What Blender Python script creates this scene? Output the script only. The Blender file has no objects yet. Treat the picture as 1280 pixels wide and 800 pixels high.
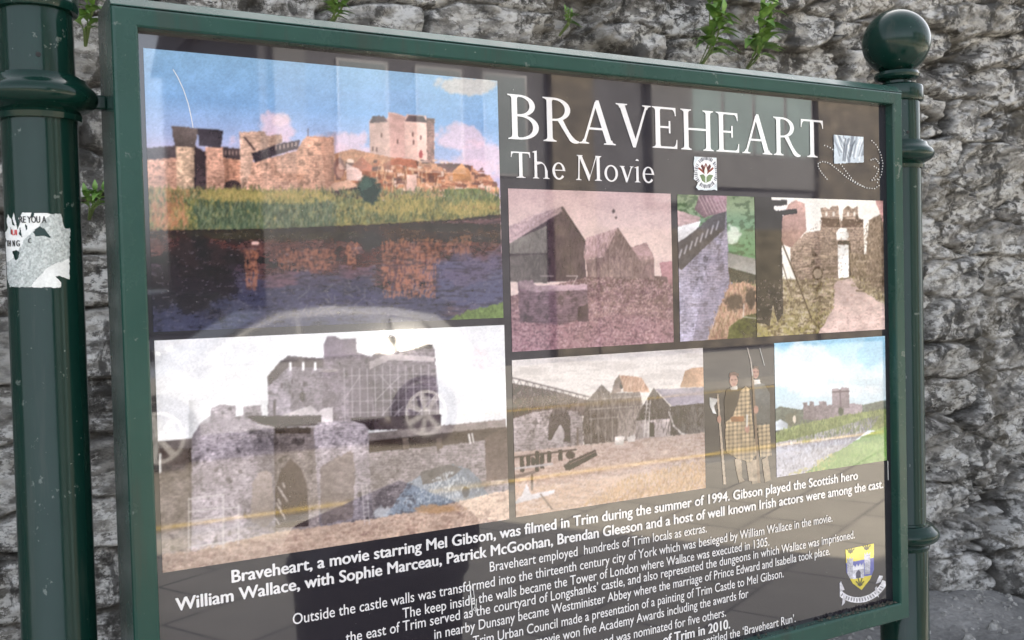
import bpy, math, random
import numpy as np
from mathutils import Matrix, Vector

# ------------------------------------------------------------------ camera, sky, sun, exposure
SC = bpy.context.scene
COL = SC.collection
EYE = 1.25                      # height of the lens above the pavement
DIST = 1.157                    # distance of the lens to the plane of the printed panel (y = 0)
FPX = 1250.0                    # focal length in units of 1/1280 of the frame width
CAMR = np.array([[0.86903302, 0.0367475, -0.49338751],
                 [-0.49407841, 0.01235823, -0.86932951],
                 [-0.02584829, 0.99924816, 0.02889586]])
cam = bpy.data.cameras.new('camera')
cam.sensor_width = 36.0
cam.lens = FPX / 1280.0 * 36.0
cam.clip_start = 0.02
cam.clip_end = 3000.0
cam.dof.use_dof = True
cam.dof.focus_distance = 1.45
cam.dof.aperture_fstop = 17.0
camo = bpy.data.objects.new('camera', cam)
COL.objects.link(camo)
M4 = Matrix([list(CAMR[i]) + [0.0] for i in range(3)] + [[0, 0, 0, 1]])
camo.matrix_world = Matrix.Translation((0.0, -DIST, EYE)) @ M4
SC.camera = camo

SUN_EL = math.radians(34.0)
SUN_AZ = math.atan2(0.4735, 0.881)      # from +Y towards +X
world = bpy.data.worlds.new('World')
SC.world = world
world.use_nodes = True
wn = world.node_tree.nodes
wl = world.node_tree.links
wn.clear()
sky = wn.new('ShaderNodeTexSky')
sky.sky_type = 'NISHITA'
sky.sun_disc = False
sky.sun_elevation = SUN_EL
sky.sun_rotation = SUN_AZ
sky.air_density = 0.75
sky.dust_density = 5.0
sky.ozone_density = 0.4
bg = wn.new('ShaderNodeBackground')
bg.inputs['Strength'].default_value = 0.15
wo = wn.new('ShaderNodeOutputWorld')
hs = wn.new('ShaderNodeHueSaturation')          # thin white cloud takes most of the blue out of the sky
hs.inputs['Saturation'].default_value = 0.38
wl.new(sky.outputs[0], hs.inputs['Color'])
wl.new(hs.outputs[0], bg.inputs[0])
wl.new(bg.outputs[0], wo.inputs[0])

sl = bpy.data.lights.new('sun', 'SUN')
sl.energy = 5.0
sl.angle = math.radians(0.6)
sl.color = (1.0, 0.90, 0.74)
so = bpy.data.objects.new('sun', sl)
COL.objects.link(so)
sd = Vector((math.sin(SUN_AZ) * math.cos(SUN_EL), math.cos(SUN_AZ) * math.cos(SUN_EL), math.sin(SUN_EL)))
so.rotation_euler = sd.to_track_quat('Z', 'Y').to_euler()
so.location = sd * 60

SC.view_settings.view_transform = 'Standard'
SC.view_settings.look = 'None'
SC.view_settings.gamma = 1.0
SC.view_settings.use_curve_mapping = False
SC.view_settings.exposure = 2.3

random.seed(7)
PI = math.pi

# ------------------------------------------------------------------ numeric helpers
def hsh(ix, iy, seed=0):
    n = (np.asarray(ix).astype(np.int64) * 374761393 + np.asarray(iy).astype(np.int64) * 668265263 + seed * 1442695041) & 0xffffffff
    n = ((n ^ (n >> 13)) * 1274126177) & 0xffffffff
    n = n ^ (n >> 16)
    return (n & 0xffff) / 65535.0

def vn(x, y, seed=0):
    x = np.asarray(x, float); y = np.asarray(y, float)
    ix = np.floor(x); iy = np.floor(y)
    fx = x - ix; fy = y - iy
    fx = fx * fx * (3 - 2 * fx); fy = fy * fy * (3 - 2 * fy)
    a = hsh(ix, iy, seed); b = hsh(ix + 1, iy, seed); c = hsh(ix, iy + 1, seed); d = hsh(ix + 1, iy + 1, seed)
    return (a * (1 - fx) + b * fx) * (1 - fy) + (c * (1 - fx) + d * fx) * fy

def fbm(x, y, o=4, seed=0, gain=0.5):
    s = 0.0; a = 1.0; t = 0.0
    for k in range(o):
        s = s + a * vn(x * 2 ** k + 17.3 * k, y * 2 ** k - 9.1 * k, seed + k)
        t += a; a *= gain
    return s / t

def lin(c):
    c = np.clip(np.asarray(c, float), 0, 1)
    return np.where(c <= 0.04045, c / 12.92, ((c + 0.055) / 1.055) ** 2.4)

def sst(a, b, x):
    t = np.clip((x - a) / (b - a), 0, 1)
    return t * t * (3 - 2 * t)

def to_px(X, Y, Z):
    """where a point of the place falls in the 1280 x 800 photograph (used to read the printed pictures)"""
    d = np.stack([np.asarray(X, float), np.asarray(Y, float) + DIST, np.asarray(Z, float) - EYE], -1)
    c = d @ CAMR
    return 640 + FPX * c[..., 0] / -c[..., 2], 400 - FPX * c[..., 1] / -c[..., 2]

# ------------------------------------------------------------------ materials
def mat(name, rough=0.6, base=(0.5, 0.5, 0.5), metal=0.0, coat=0.0, coat_rough=0.03, coat_ior=1.5, spec=0.5):
    m = bpy.data.materials.new(name)
    m.use_nodes = True
    nt = m.node_tree
    b = nt.nodes['Principled BSDF']
    b.inputs['Base Color'].default_value = (*base, 1)
    b.inputs['Roughness'].default_value = rough
    b.inputs['Metallic'].default_value = metal
    b.inputs['Coat Weight'].default_value = coat
    b.inputs['Coat Roughness'].default_value = coat_rough
    b.inputs['Coat IOR'].default_value = coat_ior
    b.inputs['Specular IOR Level'].default_value = spec
    return m, nt, b

def nd(nt, kind, **kw):
    n = nt.nodes.new(kind)
    for k, v in kw.items():
        if k in n.inputs:
            n.inputs[k].default_value = v
        else:
            setattr(n, k, v)
    return n

def coords(nt, scale=(1, 1, 1), rot=(0, 0, 0)):
    g = nd(nt, 'ShaderNodeNewGeometry')
    mp = nd(nt, 'ShaderNodeMapping')
    mp.inputs['Scale'].default_value = scale
    mp.inputs['Rotation'].default_value = rot
    nt.links.new(g.outputs['Position'], mp.inputs['Vector'])
    return mp.outputs[0]

def noise(nt, vec, scale, detail=4, rough=0.55, dist=0.0):
    n = nd(nt, 'ShaderNodeTexNoise')
    n.inputs['Scale'].default_value = scale
    n.inputs['Detail'].default_value = detail
    n.inputs['Roughness'].default_value = rough
    n.inputs['Distortion'].default_value = dist
    nt.links.new(vec, n.inputs['Vector'])
    return n.outputs[0]

def ramp(nt, fac, stops):
    r = nd(nt, 'ShaderNodeValToRGB')
    e = r.color_ramp.elements
    while len(e) < len(stops):
        e.new(0.5)
    for k, (p, c) in enumerate(stops):
        e[k].position = p
        c = c if isinstance(c, (tuple, list)) else (c, c, c)
        e[k].color = (*c, 1)
    nt.links.new(fac, r.inputs[0])
    return r.outputs[0]

def mixc(nt, fac, a, b, mode='MIX'):
    n = nd(nt, 'ShaderNodeMix', data_type='RGBA', blend_type=mode)
    for sock, v in ((0, fac), (6, a), (7, b)):
        if isinstance(v, (int, float)):
            n.inputs[sock].default_value = v
        elif isinstance(v, tuple):
            n.inputs[sock].default_value = (*v, 1)
        else:
            nt.links.new(v, n.inputs[sock])
    return n.outputs[2]

def bump(nt, b, h, strength=0.3, dist=0.01, sock='Normal'):
    n = nd(nt, 'ShaderNodeBump')
    n.inputs['Strength'].default_value = strength
    n.inputs['Distance'].default_value = dist
    nt.links.new(h, n.inputs['Height'])
    nt.links.new(n.outputs[0], b.inputs[sock])

def plain(name, base, rough=0.6, var=0.18, scale=6.0, metal=0.0, coat=0.0, bmp=0.0):
    m, nt, b = mat(name, rough, base, metal, coat)
    v = coords(nt)
    n = noise(nt, v, scale, 5)
    c = ramp(nt, n, [(0.3, tuple(x * (1 - var) for x in base)), (0.7, tuple(min(1, x * (1 + var)) for x in base))])
    nt.links.new(c, b.inputs['Base Color'])
    if bmp:
        bump(nt, b, noise(nt, v, scale * 12, 3), bmp, 0.004)
    return m

def paint_green(name, base, rough, chips=True):
    """glossy enamel with faded patches, dust specks and small chips"""
    m, nt, b = mat(name, rough, base, spec=0.30)
    v = coords(nt)
    fade = noise(nt, v, 5, 5, 0.6)
    c = ramp(nt, fade, [(0.3, tuple(x * 0.88 for x in base)), (0.75, tuple(x * 1.18 + 0.003 for x in base))])
    streak = noise(nt, coords(nt, (60, 60, 3)), 1.0, 3)
    c = mixc(nt, ramp(nt, streak, [(0.55, 0.0), (0.8, 0.25)]), c, tuple(x * 1.25 + 0.012 for x in base))
    if chips:
        sp = noise(nt, v, 170, 2, 0.5)
        c = mixc(nt, ramp(nt, sp, [(0.75, 0.0), (0.78, 0.45)]), c, (0.30, 0.34, 0.31))
    # grime run-down and scuffs, and a few flakes down to grey primer
    gr = noise(nt, coords(nt, (26, 26, 2.2)), 1.0, 5, 0.65)
    c = mixc(nt, ramp(nt, gr, [(0.56, 0.0), (0.66, 0.45)]), c, (0.035, 0.045, 0.036))
    fl = noise(nt, v, 38, 6, 0.7)
    c = mixc(nt, ramp(nt, fl, [(0.655, 0.0), (0.67, 0.6)]), c, (0.16, 0.19, 0.17))
    nt.links.new(c, b.inputs['Base Color'])
    rr = ramp(nt, noise(nt, v, 14, 5, 0.65), [(0.3, rough * 0.8), (0.7, rough * 1.45)])
    nt.links.new(rr, b.inputs['Roughness'])
    bump(nt, b, noise(nt, v, 90, 3), 0.05, 0.002)
    return m

LAM_IOR = 1.9
def laminate(name, base=None, attr=False, gain=1.0):
    """print under one glossy clear face; all prints share it so the street mirrors in it without a seam"""
    m, nt, b = mat(name, 0.55, base or (0.5, 0.5, 0.5), coat=1.0, coat_rough=0.012, coat_ior=LAM_IOR, spec=0.15)
    v = coords(nt)
    if attr:
        a = nd(nt, 'ShaderNodeVertexColor', layer_name='print')
        src = a.outputs[0]
    else:
        n = noise(nt, v, 9, 5, 0.6)
        src = ramp(nt, n, [(0.3, tuple(x * 0.93 for x in base)), (0.7, tuple(min(1, x * 1.07) for x in base))])
    # dust and faint wiping marks lying on the face
    dust = noise(nt, coords(nt, (1, 1, 1)), 260, 2, 0.5)
    df = ramp(nt, dust, [(0.745, 0.0), (0.78, 0.4)])
    src = mixc(nt, df, src, (0.55, 0.53, 0.5))
    nt.links.new(src, b.inputs['Base Color'])
    cr = ramp(nt, noise(nt, coords(nt, (3, 1, 9), (0, 0.5, 0)), 2.0, 6, 0.7), [(0.35, 0.008), (0.7, 0.05)])
    nt.links.new(cr, b.inputs['Coat Roughness'])
    bump(nt, b, noise(nt, v, 2.2, 1, 0.4), 0.016, 0.02, 'Coat Normal')
    return m

# ------------------------------------------------------------------ mesh helpers
class MB:
    def __init__(self):
        self.v = []; self.f = []; self.m = []
    def add(self, vs, fs, mi=0):
        o = len(self.v)
        self.v += [tuple(p) for p in vs]
        for f in fs:
            self.f.append(tuple(o + i for i in f)); self.m.append(mi)
    def box(self, a, b, mi=0):
        x0, y0, z0 = a; x1, y1, z1 = b
        self.add([(x0, y0, z0), (x1, y0, z0), (x1, y1, z0), (x0, y1, z0), (x0, y0, z1), (x1, y0, z1), (x1, y1, z1), (x0, y1, z1)],
                 [(0, 3, 2, 1), (4, 5, 6, 7), (0, 1, 5, 4), (1, 2, 6, 5), (2, 3, 7, 6), (3, 0, 4, 7)], mi)
    def prism(self, pts, axis, a, b, mi=0):
        """pts: 2D outline; extruded along axis from a to b"""
        def p3(p, t):
            return {'x': (t, p[0], p[1]), 'y': (p[0], t, p[1]), 'z': (p[0], p[1], t)}[axis]
        n = len(pts)
        vs = [p3(p, a) for p in pts] + [p3(p, b) for p in pts]
        fs = [tuple(range(n)), tuple(range(2 * n - 1, n - 1, -1))] + [(i, i + n, (i + 1) % n + n, (i + 1) % n) for i in range(n)]
        self.add(vs, fs, mi)
    def lathe(self, prof, c, seg=48, mi=0, axis='z', caps=True):
        n = len(prof); vs = []; fs = []
        for r, z in prof:
            for k in range(seg):
                t = 2 * PI * k / seg
                if axis == 'z':
                    vs.append((c[0] + r * math.cos(t), c[1] + r * math.sin(t), c[2] + z))
                elif axis == 'y':
                    vs.append((c[0] + r * math.cos(t), c[1] + z, c[2] + r * math.sin(t)))
                else:
                    vs.append((c[0] + z, c[1] + r * math.cos(t), c[2] + r * math.sin(t)))
        for i in range(n - 1):
            for k in range(seg):
                k2 = (k + 1) % seg
                fs.append((i * seg + k, i * seg + k2, (i + 1) * seg + k2, (i + 1) * seg + k))
        if caps:
            fs.append(tuple(range(seg - 1, -1, -1)))
            fs.append(tuple((n - 1) * seg + k for k in range(seg)))
        self.add(vs, fs, mi)
    def tube(self, pts, r, seg=6, mi=0):
        pts = [Vector(p) for p in pts]
        rs = r if isinstance(r, (list, tuple)) else [r] * len(pts)
        vs = []; fs = []
        for i, p in enumerate(pts):
            d = (pts[min(i + 1, len(pts) - 1)] - pts[max(i - 1, 0)]).normalized()
            u = d.orthogonal().normalized(); w = d.cross(u)
            for k in range(seg):
                t = 2 * PI * k / seg
                vs.append(p + (u * math.cos(t) + w * math.sin(t)) * rs[i])
        for i in range(len(pts) - 1):
            for k in range(seg):
                k2 = (k + 1) % seg
                fs.append((i * seg + k, i * seg + k2, (i + 1) * seg + k2, (i + 1) * seg + k))
        fs.append(tuple(range(seg - 1, -1, -1)))
        fs.append(tuple((len(pts) - 1) * seg + k for k in range(seg)))
        self.add(vs, fs, mi)
    def build(self, name, mats, parent=None, smooth=False, bevel=0.0, angle=40):
        me = bpy.data.meshes.new(name)
        me.from_pydata(self.v, [], self.f)
        if not isinstance(mats, (list, tuple)):
            mats = [mats]
        for m in mats:
            me.materials.append(m)
        me.polygons.foreach_set('material_index', self.m)
        import bmesh
        bm = bmesh.new(); bm.from_mesh(me)
        bmesh.ops.recalc_face_normals(bm, faces=bm.faces)
        bm.to_mesh(me); bm.free()
        if smooth:
            me.polygons.foreach_set('use_smooth', [True] * len(me.polygons))
            try:
                me.set_sharp_from_angle(angle=math.radians(angle))
            except Exception:
                pass
        return link(name, me, parent, bevel)

def link(name, me, parent=None, bevel=0.0):
    o = bpy.data.objects.new(name, me)
    COL.objects.link(o)
    if parent is not None:
        o.parent = parent
        o.matrix_parent_inverse = Matrix.Identity(4)
        acc = Vector((0, 0, 0)); p = parent
        while p is not None:
            acc += p.location; p = p.parent
        o.location = -acc
    if bevel:
        bv = o.modifiers.new('bevel', 'BEVEL')
        bv.width = bevel; bv.segments = 2; bv.limit_method = 'ANGLE'
    return o

def grid_mesh(name, V, mats, cols=None, keep=None, parent=None, smooth=False, attr='print'):
    """V: (h, w, 3) points; cols (h, w, 3) linear colours; keep (h-1, w-1) faces kept"""
    h, w = V.shape[:2]
    idx = np.arange(h * w).reshape(h, w)
    q = np.stack([idx[:-1, :-1], idx[:-1, 1:], idx[1:, 1:], idx[1:, :-1]], -1).reshape(-1, 4)
    vv = V.reshape(-1, 3); cc = None if cols is None else cols.reshape(-1, 3)
    if keep is not None:
        q = q[keep.reshape(-1)]
        used = np.unique(q); rem = np.full(h * w, -1); rem[used] = np.arange(len(used))
        q = rem[q]; vv = vv[used]
        if cc is not None:
            cc = cc[used]
    me = bpy.data.meshes.new(name)
    me.vertices.add(len(vv)); me.vertices.foreach_set('co', vv.astype(np.float32).ravel())
    me.loops.add(len(q) * 4); me.loops.foreach_set('vertex_index', q.astype(np.int32).ravel())
    me.polygons.add(len(q)); me.polygons.foreach_set('loop_start', np.arange(0, len(q) * 4, 4, dtype=np.int32))
    try:
        me.polygons.foreach_set('loop_total', np.full(len(q), 4, dtype=np.int32))
    except Exception:
        pass
    me.update(calc_edges=True)
    if cc is not None:
        a = me.color_attributes.new(attr, 'FLOAT_COLOR', 'POINT')
        a.data.foreach_set('color', np.concatenate([cc, np.ones((len(cc), 1))], 1).astype(np.float32).ravel())
    if smooth:
        me.polygons.foreach_set('use_smooth', [True] * len(me.polygons))
    for m in (mats if isinstance(mats, (list, tuple)) else [mats]):
        me.materials.append(m)
    return link(name, me, parent)

def tag(o, label=None, cat=None, group=None, kind=None):
    if label: o['label'] = label
    if cat: o['category'] = cat
    if group: o['group'] = group
    if kind: o['kind'] = kind
    return o

def empty(name, loc):
    o = bpy.data.objects.new(name, None)
    COL.objects.link(o)
    o.location = loc
    return o

# ------------------------------------------------------------------ setting: ground, pavement, road
def ground_material(name, dark, light, scale=5.0, grain=70.0, lightspots=0.0, bmp=0.5):
    m, nt, b = mat(name, 0.9)
    v = coords(nt)
    n1 = noise(nt, v, scale, 6, 0.6)
    n2 = noise(nt, v, grain, 3, 0.6)
    c = ramp(nt, n1, [(0.3, dark), (0.7, light)])
    c = mixc(nt, 0.55, c, ramp(nt, n2, [(0.3, 0.25), (0.7, 1.0)]), 'MULTIPLY')
    if lightspots:
        n3 = noise(nt, v, grain * 0.4, 4, 0.7)
        c = mixc(nt, ramp(nt, n3, [(0.64, 0.0), (0.72, lightspots)]), c, (0.4, 0.4, 0.38))
    nt.links.new(c, b.inputs['Base Color'])
    bump(nt, b, n2, bmp, 0.01)
    return m

m_earth = ground_material('earth', (0.17, 0.165, 0.15), (0.27, 0.26, 0.235), 1.2, 30)
m_tarmac = ground_material('old_tarmac', (0.13, 0.13, 0.128), (0.26, 0.257, 0.25), 2.6, 46, 0.6, 0.8)
m_road = ground_material('road_asphalt', (0.24, 0.215, 0.17), (0.31, 0.28, 0.225), 0.7, 60)

gm = MB(); gm.add([(-600, -600, -0.24), (600, -600, -0.24), (600, 600, -0.24), (-600, 600, -0.24)], [(0, 1, 2, 3)])
tag(gm.build('ground', m_earth), kind='structure')

def paving_material():
    m, nt, b = mat('pavement_flags', 0.85)
    v = coords(nt, (1, 1, 1), (0, 0, math.radians(26)))
    br = nd(nt, 'ShaderNodeTexBrick')
    br.inputs['Scale'].default_value = 1.0
    br.inputs['Brick Width'].default_value = 0.62
    br.inputs['Row Height'].default_value = 0.45
    br.inputs['Mortar Size'].default_value = 0.008
    br.inputs['Color1'].default_value = (0.45, 0.42, 0.36, 1)
    br.inputs['Color2'].default_value = (0.52, 0.485, 0.415, 1)
    br.inputs['Mortar'].default_value = (0.2, 0.19, 0.18, 1)
    nt.links.new(v, br.inputs['Vector'])
    n = noise(nt, v, 4, 6, 0.65)
    c = mixc(nt, 0.5, br.outputs[0], ramp(nt, n, [(0.3, 0.65), (0.7, 1.0)]), 'MULTIPLY')
    nt.links.new(c, b.inputs['Base Color'])
    bump(nt, b, noise(nt, v, 80, 3), 0.2, 0.004)
    return m

m_pave = paving_material()
pm = MB(); pm.box((-30, -4.25, -0.239), (30, 0.36, 0.0)); tag(pm.build('pavement', m_pave), kind='structure')
km = MB()
for i in range(60):
    x = -30 + i
    km.box((x + 0.004, -4.42, -0.239), (x + 0.996, -4.252, 0.004))
tag(km.build('kerb', plain('kerb_stone', (0.34, 0.33, 0.31), 0.85, 0.2, 5), bevel=0.012), kind='structure')
rm = MB(); rm.add([(-60, -9.6, -0.21), (60, -9.6, -0.21), (60, -4.42, -0.13), (-60, -4.42, -0.13)], [(0, 1, 2, 3)])
tag(rm.build('road', m_road), kind='structure')
m_yellow = plain('yellow_road_paint', (0.72, 0.53, 0.17), 0.7, 0.3, 7)
ym = MB()
for y in (-5.18, -9.3):
    zr = -0.13 - 0.08 * (-4.42 - y) / 5.18
    ym.add([(-40, y - 0.05, zr + .0032), (40, y - 0.05, zr + .0032), (40, y + 0.05, zr + .0047), (-40, y + 0.05, zr + .0047)], [(0, 1, 2, 3)])
tag(ym.build('yellow_road_lines', m_yellow), kind='structure')
pf = MB(); pf.box((-30, -14.4, -0.239), (40, -9.6, -0.09))
tag(pf.build('far_pavement', plain('far_flags', (0.27, 0.26, 0.24), 0.85, 0.2, 3)), kind='structure')

# the rising strip of old tarmac between the sign and the wall
nx, ny = 420, 130
gx = np.linspace(-3, 7, nx); gy = np.linspace(0.3, 1.75, ny)
GX, GY = np.meshgrid(gx, gy)
w_ = sst(0.3, 0.55, GY)
bank = 0.05 * sst(1.1, 1.5, GY) * (0.4 + fbm(GX * 2.6, GY * 2.6, 3, 5))
GZ = -0.004 + w_ * (0.012 + bank + 0.035 * (fbm(GX * 2.2, GY * 2.2, 4, 3) - 0.5) + 0.022 * (fbm(GX * 9, GY * 9, 4, 9) - 0.5) + 0.012 * (fbm(GX * 40, GY * 40, 2, 12) - 0.5)) \
    - 0.11 * sst(3.15, 4.2, GX) * sst(0.4, 1.2, GY)
tag(grid_mesh('verge_path', np.stack([GX, GY, GZ], -1), m_tarmac, smooth=True), kind='structure')

# ------------------------------------------------------------------ old rubble wall
WY = 1.50
def wall_material():
    m, nt, b = mat('limestone_rubble', 0.92, spec=0.2)
    att = nd(nt, 'ShaderNodeVertexColor', layer_name='stone')
    sep = nd(nt, 'ShaderNodeSeparateColor')
    nt.links.new(att.outputs[0], sep.inputs[0])
    v = coords(nt, (1, 1, 1.9), (0, math.radians(-14), 0))
    base = ramp(nt, sep.outputs[0], [(0.0, (0.165, 0.156, 0.143)), (0.5, (0.285, 0.273, 0.252)), (1.0, (0.45, 0.437, 0.41))])
    n1 = noise(nt, v, 12, 9, 0.72, 0.15)
    c = mixc(nt, 0.85, base, ramp(nt, n1, [(0.41, 0.25), (0.6, 1.45)]), 'MULTIPLY')
    # pale lichen and lime bloom, broken into small blotches
    n2 = noise(nt, v, 20, 10, 0.8, 0.2)
    n3 = noise(nt, v, 4.0, 5, 0.65)
    lf = mixc(nt, 1.0, ramp(nt, n2, [(0.475, 0.0), (0.515, 1.0)]), ramp(nt, n3, [(0.44, 0.0), (0.50, 1.0)]), 'MULTIPLY')
    c = mixc(nt, lf, c, (0.74, 0.73, 0.70))
    # dark algae in patches
    n4 = noise(nt, coords(nt, (1.2, 1, 0.8)), 5.5, 9, 0.74, 0.2)
    c = mixc(nt, ramp(nt, n4, [(0.52, 0.0), (0.57, 0.85)]), c, (0.05, 0.048, 0.045))
    # brown / green stains
    n5 = noise(nt, coords(nt, (1.6, 1, 0.5)), 3.2, 6, 0.6)
    c = mixc(nt, ramp(nt, n5, [(0.56, 0.0), (0.66, 0.35)]), c, (0.17, 0.145, 0.10))
    # joints: dark gaps with old mortar
    nj = noise(nt, v, 7, 5, 0.6)
    jc = ramp(nt, nj, [(0.4, (0.045, 0.042, 0.038)), (0.62, (0.17, 0.16, 0.145))])
    c = mixc(nt, sep.outputs[1], c, jc)
    nt.links.new(c, b.inputs['Base Color'])
    h = mixc(nt, 0.5, n1, n2)
    bump(nt, b, h, 1.0, 0.045)
    return m

def axis_pts(a, b, d0, fine_a, fine_b, coarse):
    pts = [a]
    while pts[-1] < b:
        pts.append(pts[-1] + (d0 if fine_a <= pts[-1] <= fine_b else coarse))
    return np.array(pts)

def stone_field(X, Z):
    """two nearest stones in a jittered, roughly coursed layout (distances measured flatter than tall)"""
    CW, CH = 0.40, 0.15
    Xw = X + 0.05 * (fbm(X * 2.3, Z * 2.3, 3, 41) - 0.5) * 2
    Zw = Z + 0.11 * (fbm(X * 0.8 + 5, Z * 1.3, 3, 42) - 0.5) * 2 + 0.025 * (fbm(X * 5, Z * 7, 3, 44) - 0.5)
    j0 = np.floor(Zw / CH)
    F1 = np.full(X.shape, 9.0); F2 = np.full(X.shape, 9.0); ID = np.zeros(X.shape); CX = np.zeros(X.shape); CZ = np.zeros(X.shape)
    for dj in (-2, -1, 0, 1, 2):
        j = j0 + dj
        off = hsh(j, j * 0 + 3, 50)
        i0 = np.floor(Xw / CW - off)
        for di in (-2, -1, 0, 1, 2):
            i = i0 + di
            sx = (i + off + 0.08 + 0.84 * hsh(i, j, 51)) * CW
            sz = (j + 0.5 + 0.5 * (hsh(i, j, 52) - 0.5)) * CH
            big = 0.7 + 0.75 * hsh(i, j, 53) ** 1.5
            dx = np.abs(Xw - sx) * 0.40 / big; dz = np.abs(Zw - sz) / big
            d = (dx ** 4 + dz ** 4) ** 0.25
            idv = hsh(i, j, 54)
            closer = d < F1
            F2 = np.where(closer, F1, np.minimum(F2, d))
            ID = np.where(closer, idv, ID); CX = np.where(closer, Xw - sx, CX); CZ = np.where(closer, Zw - sz, CZ)
            F1 = np.where(closer, d, F1)
    return F1, F2, ID, CX, CZ

wx = axis_pts(-2.6, 11.0, 0.0072, -0.3, 4.6, 0.08)
wz = axis_pts(-0.23, 4.4, 0.0064, -0.1, 2.7, 0.08)
WX, WZ = np.meshgrid(wx, wz)
F1, F2, ID, CX, CZ = stone_field(WX, WZ)
edge = F2 - F1
rugged = 0.30 + 0.60 * sst(0.7, 2.2, WX)               # the right-hand stretch is far more weathered
gap = 0.25 + 0.75 * sst(0.42, 0.62, fbm(WX * 1.9, WZ * 2.6, 3, 60))     # only some joints have lost their mortar
gap = np.maximum(gap, 0.45 + sst(1.6, 0.8, WX) * 0.4)
jw = 0.008 + 0.012 * fbm(WX * 3, WZ * 3, 2, 61)
face = sst(0.0, 1.0, edge / (jw * 1.05))
hid = np.floor(ID * 65535)
tilt = (hsh(hid, hid * 0, 71) - 0.5) * CX * 0.22 + (hsh(hid, hid * 0 + 1, 72) - 0.5) * CZ * 0.6
depth = -0.042 * (1 - face) * gap + (ID - 0.5) * 0.045 * rugged + tilt * rugged
ca, sa = math.cos(0.30), math.sin(0.30)
U = WX * ca + WZ * sa; Vv = -WX * sa + WZ * ca
rid = lambda x, y, o, sd: 1 - np.abs(fbm(x, y, o, sd, .6) - 0.5) * 4
depth = depth + 0.085 * rugged * (fbm(U * 1.4, Vv * 3.6, 6, 81, 0.6) - 0.5) + 0.030 * rugged * rid(U * 3.2, Vv * 9, 4, 82) \
    + 0.042 * rugged * (fbm(U * 11, Vv * 34, 3, 83, 0.65) - 0.5) + 0.014 * (fbm(U * 34, Vv * 52, 2, 84) - 0.5)
pits = sst(0.60, 0.74, fbm(U * 2.2 + 30, Vv * 4.6, 5, 85, 0.62))
depth = depth - 0.11 * pits * rugged
topz = np.where(WX < 5.39, 4.15, 2.62) + 0.06 * (fbm(WX * 3, WX * 0, 2, 88) - 0.5)  # unseen step in the wall top, shaped to set the shadow edge on the paving
stonecol = np.stack([np.clip(0.15 + 0.7 * ID + 0.3 * (fbm(WX * 4, WZ * 4, 3, 91) - 0.5), 0, 1),
                     np.clip((1 - sst(0.0, 1.0, edge / jw)) * 0.9 * gap + 0.5 * pits * rugged, 0, 1), np.zeros_like(ID)], -1)
depth = depth + 0.20 * sst(0.42, -0.1, WZ) * sst(3.1, 4.1, WX)          # the footing spreads out at the right
VW = np.stack([WX, WY - depth, np.minimum(WZ, topz)], -1)
fz = 0.5 * (WZ[:-1, :-1] + WZ[1:, 1:]); fxm = 0.5 * (WX[:-1, :-1] + WX[1:, 1:])
keep = fz < np.where(fxm < 5.39, 4.25, 2.72)
wall = grid_mesh('stone_wall', VW, wall_material(), stonecol, keep, attr='stone')
# solid body behind the worked face
m_core, nt, b = mat('wall_core', 0.95)
vo = nd(nt, 'ShaderNodeTexVoronoi', feature='DISTANCE_TO_EDGE'); vo.inputs['Scale'].default_value = 3.2
nt.links.new(coords(nt, (.8, .8, 2.0)), vo.inputs['Vector'])
cw = ramp(nt, noise(nt, coords(nt, (1, 1, 1.8)), 8, 9, .72), [(.4, (.09, .086, .08)), (.6, (.42, .41, .385))])
nt.links.new(mixc(nt, 1.0, cw, ramp(nt, vo.outputs['Distance'], [(.01, .2), (.06, 1.0)]), 'MULTIPLY'), b.inputs['Base Color'])
bump(nt, b, vo.outputs['Distance'], .8, .08)
cb = MB()
cb.box((-30, WY + 0.16, -0.239), (5.39, WY + 1.1, 4.13)); cb.box((5.393, WY + 0.16, -0.239), (24, WY + 1.1, 2.6))
cb.box((-30, WY - 0.02, -0.239), (-2.6, WY + 0.157, 4.13)); cb.box((11.0, WY - 0.02, -0.239), (24, WY + 0.157, 2.6))
cb.build('wall_core', m_core, wall)
tag(wall, 'tall weathered grey limestone rubble wall with white lichen rising behind the sign', 'wall', kind='thing')

# grit and fallen chips of stone along the foot of the wall
def ground_z(x, y):
    i = int(np.clip((x + 3) / 10 * (nx - 1), 0, nx - 1)); j = int(np.clip((y - .3) / 1.45 * (ny - 1), 0, ny - 1))
    return GZ[j, i]
gv = MB(); rg = random.Random(12)
for k in range(900):
    x = 1.0 + rg.random() * 4.2; y = 1.42 - abs(rg.gauss(0, .22)) if k < 600 else .45 + rg.random() * .95
    r = .004 + .010 * rg.random() ** 2 + (.016 if rg.random() < .03 else 0)
    z = ground_z(x, y); a0 = rg.random() * 6
    lo = [(x + r * (.7 + .5 * rg.random()) * math.cos(a0 + t), y + r * (.7 + .5 * rg.random()) * math.sin(a0 + t), z - .002) for t in (0, 1.1, 2.3, 3.4, 4.6, 5.5)]
    hi = [(x + (p[0] - x) * .55, y + (p[1] - y) * .55, z + r * (.4 + .5 * rg.random())) for p in lo]
    gv.add(lo + hi, [(i, (i + 1) % 6, (i + 1) % 6 + 6, i + 6) for i in range(6)] + [(6, 7, 8, 9, 10, 11)])
tag(gv.build('gravel', plain('stone_chips', (0.27, 0.265, 0.25), 0.9, 0.55, 40)), kind='stuff')

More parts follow.
